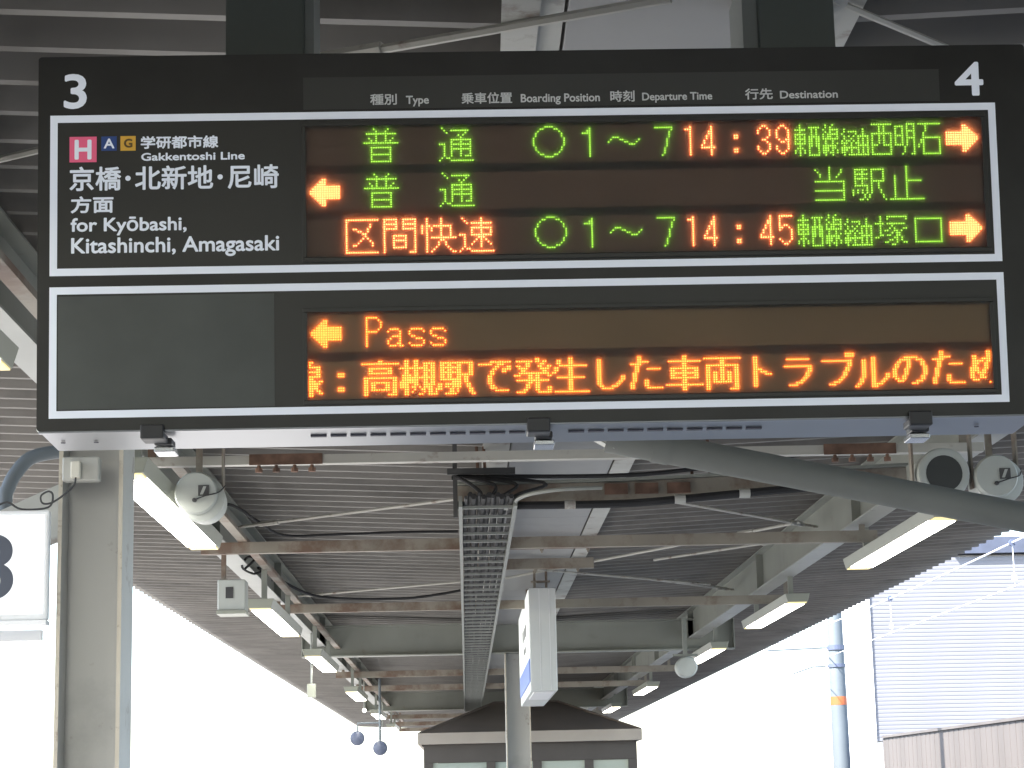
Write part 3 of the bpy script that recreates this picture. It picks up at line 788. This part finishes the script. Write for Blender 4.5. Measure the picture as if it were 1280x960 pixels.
# front plate with rounded corners
def rrect(a, b, c, d, r, n=5):
    pts = []
    for cx, cy, t0 in ((b - r, d - r, 0), (a + r, d - r, pi / 2), (a + r, c + r, pi), (b - r, c + r, 1.5 * pi)):
        for k in range(n + 1):
            t = t0 + pi / 2 * k / n
            pts.append((cx + r * cos(t), cy + r * sin(t)))
    return pts
bobj('front_plate', MB().prism(rrect(u0 + .0025, u1 - .0025, v0 + .0025, v1 - .0025, 0.008), 'z', -0.012, 0.0), 'board')
bobj('edge_trim', MB().prism(rrect(u0, u1, v0, v1, 0.010), 'z', -0.030, -0.0125), 'alu_edge')
# body box (vertical, level underside) in world coordinates
zb = 2.4557
hb2 = MB().prism([(4.608, zb + .004), (4.815, zb - .001), (4.815, 3.24), (4.545, 3.285)], 'x', u0 + .004, u1 - .004)
obj('housing', hb2, 'alu', board, bevel=0.003)
# lower front lip (thin aluminium strip below the black plate, then a dark seam)
obj('lower_lip', MB().box(u0 + .006, u1 - .006, 4.572, 4.590, zb - .001, zb + .010), 'alu', board, bevel=0.001)
obj('seam_gasket', MB().box(u0 + .008, u1 - .008, 4.5905, 4.6075, zb + .006, zb + .012), 'slot', board)
# vents under the box
for i in range(11):
    x = -0.340 + i * 0.0452
    obj('vent_slot', MB().box(x, x + .036, 4.672, 4.686, zb - 0.0015, zb + 0.002), 'slot', board)
for i in range(10):
    x = 0.247 + i * 0.0452
    obj('vent_slot', MB().box(x, x + .036, 4.672, 4.686, zb - 0.0015, zb + 0.002), 'slot', board)
for x in (-0.83, -0.905, 1.19):
    obj('screw', MB().lathe([(0.006, 0), (0.005, -.002)], (x, 4.70, zb - .0005), 'z', 8), 'slot', board)
# three latches
for x in (-0.682, 0.175, 1.03):
    l = obj('latch', MB().box(x - .026, x + .026, 4.560, 4.625, zb - .020, zb - .003).box(x - .026, x + .026, 4.552, 4.5595, zb - .020, zb + .012).box(x - .006, x + .034, 4.626, 4.69, zb - .022, zb - .006), 'clip_black', board, bevel=0.003)
    obj('keeper', MB().box(x - .008, x + .038, 4.64, 4.71, zb - .036, zb - .024), 'clip_metal', l, bevel=0.002)

for x, h in ((-0.905, .006), (-0.862, .007), (-0.845, .022)):
    obj('cable_tie', MB().tube([(x, 4.62, 3.28), (x + .001, 4.615, 3.312 + h)], 0.0012, 5), 'alu_edge', board)
# supports above
for x0, x1, sx in ((-0.536, -0.352, 'r'), (0.725, 0.905, 'l')):
    h = thing('board_hanger', ((x0 + x1) / 2, 4.75, 3.25), ('left dark green box hanger, above the 3 half of the board' if x0 < 0 else 'right dark green box hanger, above the 4 half of the board'), 'hanger', 'box hangers of the departure board')
    obj('box_section', MB().box(x0, x1, 4.66, 4.86, 3.285, 3.64 if x0 < 0 else 3.551), 'hanger', h, bevel=0.004)
    xs = (x1 + .0005, x1 + .022) if sx == 'r' else (x0 - .036, x0 - .0005)
    obj('lit_side', MB().box(xs[0], xs[1], 4.68, 4.90, 3.285, 3.64 if x0 < 0 else 3.551), 'hanger_lit_side', h)

# white frames
def frame(ua, ub, va, vb, w):
    mb = MB()
    mb.box(ua, ub, vb - w, vb, 0.0003, 0.0012); mb.box(ua, ub, va, va + w, 0.0003, 0.0012)
    mb.box(ua, ua + w, va + w, vb - w, 0.0003, 0.0012); mb.box(ub - w, ub, va + w, vb - w, 0.0003, 0.0012)
    return mb
FW = 0.0195 * S
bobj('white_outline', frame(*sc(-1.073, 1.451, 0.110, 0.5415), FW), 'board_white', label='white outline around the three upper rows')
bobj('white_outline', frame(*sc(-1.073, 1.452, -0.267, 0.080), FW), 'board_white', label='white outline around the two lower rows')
def sheet(ua, ub, va, vb, m, name='sheet', w0=0.0002, w1=0.0007, label=None):
    return bobj(name, MB().box(ua * S, ub * S, va * S, vb * S, w0, w1), m, label=label)
sheet(-1.052, 1.430, 0.131, 0.520, 'board_inner', 'inner_sheet')
sheet(-1.052, 1.431, -0.246, 0.059, 'board_inner', 'inner_sheet')
sheet(-0.4025, 1.303, 0.549, 0.636, 'board_head', 'header_sheet')
sheet(-1.050, -0.484, -0.244, 0.055, 'board_blank', 'blank_panel', 0.0008, 0.0014)

# LED windows: recessed look by a raised dark surround
PITCH = 0.00625 * S
UC0 = -0.391 * S
ROWV = [0.4915 * S, 0.3690 * S, 0.2465 * S, -0.0090 * S, -0.1320 * S]
M['led_a'] = led_off('unlit_led_matrix', (0.036, 0.022, 0.015), (0.27, 0.165, 0.105), PITCH)
M['led_b'] = led_off('unlit_led_matrix_lower', (0.060, 0.038, 0.020), (0.42, 0.27, 0.135), PITCH)
def led_window(va, vb, ua, ub):
    mb = MB()
    w = 0.010
    mb.box(ua - w, ub + w, vb, vb + w, 0.0009, 0.0075); mb.box(ua - w, ub + w, va - w, va, 0.0009, 0.0075)
    mb.box(ua - w, ua, va, vb, 0.0009, 0.0075); mb.box(ub, ub + w, va, vb, 0.0009, 0.0075)
    bobj('window_frame', mb, 'board_inner', bevel=0.001)
uend = UC0 + 287 * PITCH + PITCH * .5
led_window(ROWV[2] - 15.9 * PITCH, ROWV[0] + 1.6 * PITCH, UC0 - 0.9 * PITCH, uend + .5 * PITCH)
led_window(ROWV[4] - 15.9 * PITCH, ROWV[3] + 1.6 * PITCH, UC0 - 0.9 * PITCH, uend + .5 * PITCH)
panels = []
for i, vr in enumerate(ROWV):
    # object origin on the dot grid so the unlit dots line up with the lit ones
    me_mb = MB().box(-0, 288 * PITCH, 0, 16 * PITCH, -0.0010, 0.0)
    o = bobj('led_panel', me_mb, 'led_a' if i < 3 else 'led_b', label=['top LED row', 'second LED row', 'third LED row', 'fourth LED row reading Pass', 'bottom LED row with scrolling amber text'][i])
    loc = Matrix.Translation((UC0 - PITCH * .5, vr - 15.5 * PITCH, 0.0022))
    o.matrix_local = Matrix.Translation(-board.location) @ BM @ loc
    panels.append(o)

k = 1.0 / EXP
def led_glow(name, c):
    m = bpy.data.materials.new(name)
    m.use_nodes = True
    nt = m.node_tree
    b = nt.nodes['Principled BSDF']
    b.inputs['Base Color'].default_value = (0.02, 0.02, 0.02, 1)
    b.inputs['Roughness'].default_value = 0.6
    b.inputs['Emission Color'].default_value = (*c, 1)
    b.inputs['Emission Strength'].default_value = k
    return m
LED = {  # outermost ring paints the glow around each dot as emission
    'g': [led_glow('green_led_chip', (1.35, 2.9, 0.25)), led_glow('green_led_resin', (0.09, 0.25, 0.002)), led_glow('green_led_halo', (0.018, 0.05, 0.001))],
    'r': [led_glow('red_led_chip', (8.0, 3.2, 0.95)), led_glow('red_led_resin', (2.2, 0.11, 0.02)), led_glow('red_led_halo', (0.75, 0.018, 0.010))],
    'o': [led_glow('amber_led_chip', (8.0, 2.4, 0.36)), led_glow('amber_led_resin', (2.2, 0.19, 0.012)), led_glow('amber_led_halo', (0.75, 0.035, 0.008))],
}
def dots(panel, cells, colour, name='lit_character'):
    """cells: iterable of (column, row); one mesh of small LED domes with painted halo rings."""
    mb = MB()
    n = 8
    for (c, r) in sorted(set(cells)):
        if c < 0 or c > 287: continue
        cx, cy = (c + .5) * PITCH, (15.5 - r) * PITCH
        rings = [(0.34, 0.0021), (0.52, 0.0014), (0.85, 0.0003)]
        vs = []
        for rad, h in rings:
            for q in range(n):
                t = 2 * pi * (q + .5) / n
                vs.append((cx + rad * PITCH * cos(t), cy + rad * PITCH * sin(t), h))
        o = len(mb.v)
        mb.v += [Vector(v) for v in vs]
        mb.f.append([o + q for q in range(n)]); mb.m.append(0)
        for ring in (0, 1):
            for q in range(n):
                a, b_ = o + ring * n + q, o + ring * n + (q + 1) % n
                mb.f.append([b_, a, a + n, b_ + n]); mb.m.append(ring + 1)
    ob_ = bobj(name, mb, LED[colour], parent=panel, fix=False)
    return ob_

def G(txt):
    """glyph rows: 'r:ranges' e.g. '0:3-5,7' -> list of (c, r)."""
    out = []
    for part in txt.split(';'):
        part = part.strip()
        if not part: continue
        rows, cols = part.split(':')
        rr = []
        for a in rows.split('/'):
            if '-' in a:
                x, y_ = a.split('-'); rr += range(int(x), int(y_) + 1)
            else: rr.append(int(a))
        for cpart in cols.split(','):
            if '-' in cpart:
                x, y_ = cpart.split('-'); cs = range(int(x), int(y_) + 1)
            else: cs = [int(cpart)]
            for r_ in rr:
                for c_ in cs: out.append((c_, r_))
    return out
GL = {
 'fu': '0:4,10;1:5,9;2:1-13;3:5,9;4:2,5,9,12;5:3,5,9,11;6:0-14;8:3-11;9/10:3,11;11:3-11;12/13:3,11;14:3-11',
 'tsuu': '0:1;1:2,5-12;2:3,11;3:8,10;4:9;5:5-13;6:5,9,13;7:0-2,5-13;8:2,5,9,13;9:2,5-13;10/11:2,5,9,13;12:2,5,9,11-13;13:1,3,4;14:0,5-14',
 'circle': '0:5-8;1:3,4,9,10;2:2,11;3/4:1,12;5-8:0,13;9/10:1,12;11:2,11;12:3,4,9,10;13:5-8',
 'one': '1:3;2:2,3;3:0-3;4-13:3',
 'wave': '7:0;6:1;5:2-4;6:5,6;7:7,8;8:9-11;7:12;6:13',
 'seven': '1:0-7;2:7;3-5:6;6-9:5;10-12:4;13:3',
 'r1': '1:2;2:0-2;3-13:2',
 'r4': '1/2:4;3/4:3,4;5/6:2,4;7/8:1,4;9:0,4;10:0-5;11-13:4',
 'colon': '5/6:0,1;11/12:0,1',
 'r3': '1:2,3;2:1,4;3/4:0,5;5:5;6:4;7:2,3;8:4;9:5;10/11:0,5;12:1,4;13:2,3',
 'r9': '1:2,3;2:1,4;3-6:0,5;7:1,4,5;8:2,3,5;9:5;10/11:0,5;12:1,4;13:2,3',
 'r5': '1:0-5;2-4:0;5:0,2,3;6:0,1,4;7:0,5;8-10:5;11:0,5;12:1,4;13:2,3',
 'east': '1/2:2;3:0-4;4:2;5:0-4;6:0,2,4;7:0-4;8:0,2,4;9:0-4;10:2;11:1,2,3;12/13:0,2,4;14:2',
 'westn': '2:0-4;3-5:1,3;6:0-4;7-10:0,1,3,4;11-13:0,4;14:0-4',
 'line': '1:1,4;2:1,3;3:0,3-6;4:1,3,6;5:0,2-6;6:0,2,3,6;7:0-6;8:1,4;9:1,4,6;10:0-5;11:0-2,4,5;12:0-2,4,6;13:0,1,3,4,6;14:1,4',
 'kei': '3:1;4:1,3-6;5:0,6;6:1,3,5;7:1,4;8:0,2,3,5;9:0-2,4,6;10:1,4;11:0-6;12:0-2,4;13:0,1,4;14:1,3-6',
 'yu': '3-5:2;6:0-4;7-9:0,2,4;10:0-4;11-13:0,2,4;14:0-4',
 'west': '1:0-8;2-4:3,5;5:0-8;6-9:0,3,5,8;10:0-2,5-8;11-13:0,8;14:0-8',
 'mei': '1:5-8;2:0-3,5,8;3:0,3,5,8;4:0,3,5-8;5:0,3,5,8;6:0-3,5,8;7:0,3,5-8;8/9:0,3,5,8;10:0-3,5,8;11-13:4,8;14:3,7,8',
 'stone': '1:0-9;2-4:3;5/6:2;7:2-9;8/9:1,2,9;10/11:0,2,9;12/13:2,9;14:2-9',
 'tou': '0:6;1:0,6,11;2:1,6,11;3:2,6,10;4:2,6,9;5:6;6:0-12;7-9:12;10:0-12;11-13:12;14:0-12',
 'eki': '1:1-6,8-13;2:1,4,8,13;3:1-6,8,13;4:1,4,8,13;5:1-6,8,13;6:1,4,8-13;7:1,4,8,11;8:1-6,8,11;9:6,8,11;10/11:0,2,4,6,8,12;12:0,5,7,13;13:5,7,13;14:3,4,6,14',
 'shi': '0-3:7;4/5:2,7;6:2,7-13;7-13:2,7;14:0-14',
 'ku': '0:0-13;1-13:0;2/3:10;4:3,4,9;5:5,6,9;6:7,8;7:8;8:7,9;9:6,10;10:5,11;11:3,4,11;14:0-13',
 'kan': '0:0-5,8-13;1:0,5,8,13;2:0-5,8-13;3:0,5,8,13;4:0-5,8-13;5/6:0,13;7:0,4-9,13;8:0,4,9,13;9:0,4-9,13;10/11:0,4,9,13;12:0,4-9,13;13:0,13;14:0,11-13',
 'kai': '0-2:2,8;3:0,2,3,5-12;4/5:0,2,4,8,12;6:0,2,8,12;7:2,8,12;8:2,4-14;9:2,8,9;10/11:2,7,10;12:2,6,11;13:2,5,12;14:2,4,13,14',
 'soku': '0:1,9;1:2,9;2:3,5-13;3:9;4:5-13;5/6:5,9,13;7:0-2,5-13;8:2,8-10;9:2,7,9,11;10:2,6,9,12;11:2,5,9,13;12:2,9;13:1,3,4;14:0,5-14',
 'tsuka': '2:2,5-13;3:2,5,13;4:2;5:0-3,5-12;6:2,7;7:2,6,8,12,13;8:2,4,5,8,9,11;9:2,7,9,10;10:2,3,5,6,9,10;11:0,1,8,9,11;12:6,7,9,11;13:4,5,9,12,13;14:7,8',
 'kuchi': '3:0-11;4-12:0,11;13:0-11',
 'P': '1:0-4;2:0,5;3-5:0,6;6:0,5;7:0-4;8-13:0',
 'a': '6:1-4;7:0,5;8:5;9:2-5;10:1,5;11:0,5;12:0,4,5;13:1-3,5,6',
 's': '6:1-5;7:0,6;8:0;9:1,2;10:3-5;11:6;12:0,6;13:1-5',
 'part': '0:0,1;1:0;2:0-4;3:3,4;4:0-4;5:3,4;6:0-4;7:0,1;8:0-2,4,5;9:0-4;10/11:0-3;12:0,1,3,4;13:0,1,4,5;14:0,1',
 'colon3': '5/6:0-2;11/12:0-2',
 'taka': '0:7,8;1:0-15;3:3-12;4:3,4,11,12;5:3-12;7:1-14;8:1,2,13,14;9:1,2,4-11,13,14;10/11:1,2,4,5,10,11,13,14;12:1,2,4-11,13,14;13:1,2,13,14;14:1,2,11-14',
 'tsuki': '0:2,3,6,7;1:2,3,6,7,10-14;2:2,3,6,7,10,11,13,14;3:0-11,13,14;4:2,3,6,7,10-14;5:2,3,6,7,10,11,13,14;6:1-4,6,7,10,11,13,14;7:1-14;8:1-7,10,11,13,14;9:1-7,10,11,13,14;9:0;10:0-3,6,7,10-14;11:0-3,5,6,8,10-13;12:2,3,6,9,10,12,13,15;13:2,3,5,10,12,13,15;14:2,3,8,9,12-15',
 'ekib': '1:1-14;2:1,2,4,5,8,9,13,14;3:1-9,13,14;4:1,2,4,5,8,9,13,14;5:1-9,13,14;6:1,2,4,5,8-14;7:1,2,4,5,8,9,11,12;8:1-9,11,12;9:6-9,11,12;10:0,1,3-9,12,13;11:0,1,3,4,6-9,12,13;12:0,1,5,6,8,13,14;13:5,6,8,13,14;14:3-7,14,15',
 'de': '1:5-13;2:0-5,8-10;3:7,8,12,13;4:6,7,10-13;5:5,6,10,11;6:5,6;7-10:4,5;11:5,6;12:5-7;13:7-12',
 'hatsu': '0:9,10;1:1-7,9,10,12,13;2:5,6,11,12;3:1,2,5,6,10,11,14,15;4:2,3,4,5,11-14;5:3,4,12,13;6:2-14;7:0-2,6,7,9,10,14,15;8:6,7,9,10;9:1-14;10:6,7,9,10;11:5,6,9,10;12:5,6,9,10,14,15;13:4,5,9,10,14,15;14:1-4,10-15',
 'sei': '0:7,8;1/2:2,3,7,8;3:3-14;4/5:1,2,7,8;6:0,1,7,8;7:7,8;8:2-13;9-13:7,8;14:1-15',
 'shii': '1-11:0,1;12:1,2,6-8;13:2-6;11:8,9;10:9,10;8/9:10,11',
 'ta': '0/1:3,4;2:3-7;3:0-4;4:2,3;5:2,3,7-12;6:2,3;7-9:1,2;10:1,2,6,7;11/12:0,1,6,7;13:0,1,7-13',
 'sha': '0/1:7,8;2:1-14;3/4:7,8;5:2-13;6:2,3,7,8,12,13;7:2-13;8:2,3,7,8,12,13;9:2-13;10/11:7,8;12:0-15;13/14:7,8',
 'ryou': '1:0-15;2/3:7,8;4:1-14;5/6:1,2,7,8,13,14;7-10:1,2,4,5,7,8,10,11,13,14;11:1,2,4-11,13,14;12/13:1,2,13,14;14:1,2,11-14',
 'to': '1-13:0,1;6:2,3;7:3-5;8:5-7',
 'ra': '2:1-10;5:0-11;6/7:10,11;8/9:9,10;10:8,9;11:7,8;12:5-7;13:2-5',
 'bu': '0/1:10-13;3:0-12;4/5:11,12;6/7:10,11;8/9:9,10;10:8,9;11:7,8;12:5-7;13:3-5',
 'ru': '2:7,8;3-10:3,4,7,8;11/12:2,3,7,8;9/10:13,14;11:12,13;12:11,12;13:1,2,7-11;14:0,1,7-9',
 'no': '2:5-10;3:3-7,10-12;4:2,3,6,7,12,13;5:1,2,6,7,12,13;6:1,2,6,7,13,14;7-9:0,1,5,6,13,14;10:0,1,4,5,12,13;11:1,2,4,5,12,13;12:2-4,10-12;13:8-10',
 'me': '0/1:7,8;2:1,2,7,8;3:1,2,5-8;4:1-5,7,8;5:1-3,6,7;6:1,2,6,7;7:0-3,6,7;8:0-3,5,6;9:0,1,3-6;10:0,1,4,5;11:0,1,4-6;12:1-3;13:8',
 'arrow_left': '2:5,6;3:4-6;4:3-6;5:2-12;6:1-12;7/8:0-12;9:1-12;10:2-12;11:3-6;12:4-6;13:5,6',
 'arrow_right': '2:7,8;3:7-9;4:7-10;5:0-11;6:0-12;7/8:0-13;9:0-12;10:0-11;11:7-10;12:7-9;13:7,8',
}
def put(row, col, key, colour):
    dots(panels[row], [(c + col, r) for c, r in G(GL[key])], colour)
def times(row, a, b):
    put(row, 96, 'circle', 'g'); put(row, 117, 'one', 'g'); put(row, 128, 'wave', 'g'); put(row, 148, 'seven', 'g')
    put(row, 161, 'r1', 'r'); put(row, 168, 'r4', 'r'); put(row, 182, 'colon', 'r'); put(row, 192, a, 'r'); put(row, 200, b, 'r')
    put(row, 208, 'east', 'g'); put(row, 214, 'westn', 'g'); put(row, 220, 'line', 'g'); put(row, 228, 'kei', 'g'); put(row, 235, 'yu', 'g')
put(0, 24, 'fu', 'g'); put(0, 56, 'tsuu', 'g'); times(0, 'r3', 'r9')
put(0, 241, 'west', 'g'); put(0, 251, 'mei', 'g'); put(0, 261, 'stone', 'g'); put(0, 273, 'arrow_right', 'r')
put(1, 1, 'arrow_left', 'r'); put(1, 24, 'fu', 'g'); put(1, 56, 'tsuu', 'g'); put(1, 216, 'tou', 'g'); put(1, 232, 'eki', 'g'); put(1, 248, 'shi', 'g')
put(2, 16, 'ku', 'r'); put(2, 32, 'kan', 'r'); put(2, 48, 'kai', 'r'); put(2, 64, 'soku', 'r'); times(2, 'r4', 'r5')
put(2, 241, 'tsuka', 'g'); put(2, 258, 'kuchi', 'g'); put(2, 273, 'arrow_right', 'r')
put(3, 1, 'arrow_left', 'o'); put(3, 24, 'P', 'o'); put(3, 33, 'a', 'o'); put(3, 42, 's', 'o'); put(3, 51, 's', 'o')
put(4, 0, 'part', 'o'); put(4, 12, 'colon3', 'o')
for c, kname in ((22, 'taka'), (38, 'tsuki'), (54, 'ekib'), (71, 'de'), (86, 'hatsu'), (102, 'sei'), (121, 'shii'), (135, 'ta'), (150, 'sha'), (166, 'ryou'), (187, 'to'), (200, 'ra'), (216, 'bu'), (230, 'ru'), (246, 'no'), (263, 'ta'), (279, 'me')):
    put(4, c, kname, 'o')

cv = bpy.data.materials.new('added_halo_sheet')  # sheet added to spread a soft halo around the lit dots
cv.use_nodes = True
cn = cv.node_tree
cn.nodes.remove(cn.nodes['Principled BSDF'])
tp = cn.nodes.new('ShaderNodeBsdfTransparent'); tl = cn.nodes.new('ShaderNodeBsdfTranslucent'); mxs = cn.nodes.new('ShaderNodeMixShader')
mxs.inputs[0].default_value = 0.32
cn.links.new(tp.outputs[0], mxs.inputs[1]); cn.links.new(tl.outputs[0], mxs.inputs[2])
cn.links.new(mxs.outputs[0], cn.nodes['Material Output'].inputs['Surface'])
for ra, rb in ((0, 2), (3, 4)):
    bobj('halo_sheet', MB().box(UC0 - PITCH, UC0 + 288 * PITCH, ROWV[rb] - 15.8 * PITCH, ROWV[ra] + 1.5 * PITCH, 0.0105, 0.0109), cv)

# printed lettering --------------------------------------------------
def text_mesh(body, bold=0.0, res=4):
    cu = bpy.data.curves.new('lettering', 'FONT')
    cu.body = body; cu.size = 1.0; cu.resolution_u = res
    tmp = bpy.data.objects.new('lettering', cu)
    COL.objects.link(tmp)
    bpy.context.view_layer.update()
    me = bpy.data.meshes.new_from_object(tmp.evaluated_get(bpy.context.evaluated_depsgraph_get()))
    vs = [v.co.copy() for v in me.vertices]; fs = [list(p.vertices) for p in me.polygons]
    bpy.data.objects.remove(tmp); bpy.data.curves.remove(cu); bpy.data.meshes.remove(me)
    return vs, fs
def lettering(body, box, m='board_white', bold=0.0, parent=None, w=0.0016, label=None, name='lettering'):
    """Printed vinyl lettering fitted to box (u0, v0, u1, v1), board metres before scaling."""
    vs, fs = text_mesh(body)
    xa, xb = min(v.x for v in vs), max(v.x for v in vs)
    ya, yb = min(v.y for v in vs), max(v.y for v in vs)
    a, c, b, d = [q * S for q in box]
    bo = bold * S
    sx = (b - a - 2 * bo) / (xb - xa); sy = (d - c - 2 * bo) / (yb - ya)
    mb = MB()
    shifts = [(0, 0)] if not bold else [(0, 0), (bo, 0), (-bo, 0), (0, bo), (0, -bo), (bo * .7, bo * .7), (-bo * .7, bo * .7), (bo * .7, -bo * .7), (-bo * .7, -bo * .7)]
    for i, (dx, dy) in enumerate(shifts):
        mb.add([(a + bo + (v.x - xa) * sx + dx, c + bo + (v.y - ya) * sy + dy, w + i * 0.00003) for v in vs], fs)
    o = bobj(name, mb, m, label=label or 'print reading ' + body, fix=False)
    return o
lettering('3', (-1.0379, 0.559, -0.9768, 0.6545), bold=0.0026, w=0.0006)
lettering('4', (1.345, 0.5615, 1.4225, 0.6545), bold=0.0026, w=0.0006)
def badge(box, m, ltr, lm, lbox, bold):
    a, c, b, d = [q * S for q in box]
    bobj('line_badge', MB().box(a, b, c, d, 0.0009, 0.0016), m, label=m + ' square badge with the letter ' + ltr)
    lettering(ltr, lbox, lm, bold, w=0.0018)
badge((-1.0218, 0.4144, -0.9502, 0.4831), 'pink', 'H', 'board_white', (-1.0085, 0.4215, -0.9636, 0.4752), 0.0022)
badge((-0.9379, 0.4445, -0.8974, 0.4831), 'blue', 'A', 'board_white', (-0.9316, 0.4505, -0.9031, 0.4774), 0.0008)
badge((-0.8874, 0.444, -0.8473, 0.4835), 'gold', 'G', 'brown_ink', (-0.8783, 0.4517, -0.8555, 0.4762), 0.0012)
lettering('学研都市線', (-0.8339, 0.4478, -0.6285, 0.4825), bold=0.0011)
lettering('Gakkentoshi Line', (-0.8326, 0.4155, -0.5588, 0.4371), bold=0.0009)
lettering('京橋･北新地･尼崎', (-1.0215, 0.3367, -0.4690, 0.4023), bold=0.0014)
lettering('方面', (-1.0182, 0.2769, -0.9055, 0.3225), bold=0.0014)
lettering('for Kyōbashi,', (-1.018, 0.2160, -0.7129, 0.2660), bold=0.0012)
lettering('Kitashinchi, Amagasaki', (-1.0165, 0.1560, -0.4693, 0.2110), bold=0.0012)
for body, box in (('種別', (-0.2245, 0.5585, -0.1533, 0.5885)), ('Type', (-0.1292, 0.5530, -0.0680, 0.5825)), ('乗車位置', (0.0191, 0.5580, 0.1544, 0.5890)),
                  ('Boarding Position', (0.1773, 0.5530, 0.3892, 0.5830)), ('時刻', (0.4171, 0.5580, 0.4822, 0.5890)), ('Departure Time', (0.5023, 0.5540, 0.6904, 0.5820)),
                  ('行先', (0.7787, 0.5591, 0.8533, 0.5895)), ('Destination', (0.8725, 0.5605, 1.0284, 0.5820))):
    lettering(body, box, 'board_plain', bold=0.0007, w=0.0010)

# the big numeral on the platform sign
vs, fs = text_mesh('3', res=10)
xa, xb = min(v.x for v in vs), max(v.x for v in vs); ya, yb = min(v.y for v in vs), max(v.y for v in vs)
mb = MB()
hgt = 0.236; wid = 0.138
for i, (dx, dy) in enumerate([(0, 0)] + [(0.003 * cos(t * pi / 6), 0.003 * sin(t * pi / 6)) for t in range(12)]):
    mb.add([(-1.519 - wid + (v.x - xa) / (xb - xa) * wid + dx, 7.0505 - i * 0.00006, 2.325 + (v.y - ya) / (yb - ya) * (hgt - .014) + dy) for v in vs], fs)
obj('numeral', mb, 'navy', sg, fix=False, label='blue grey numeral 3')

bpy.context.view_layer.update()
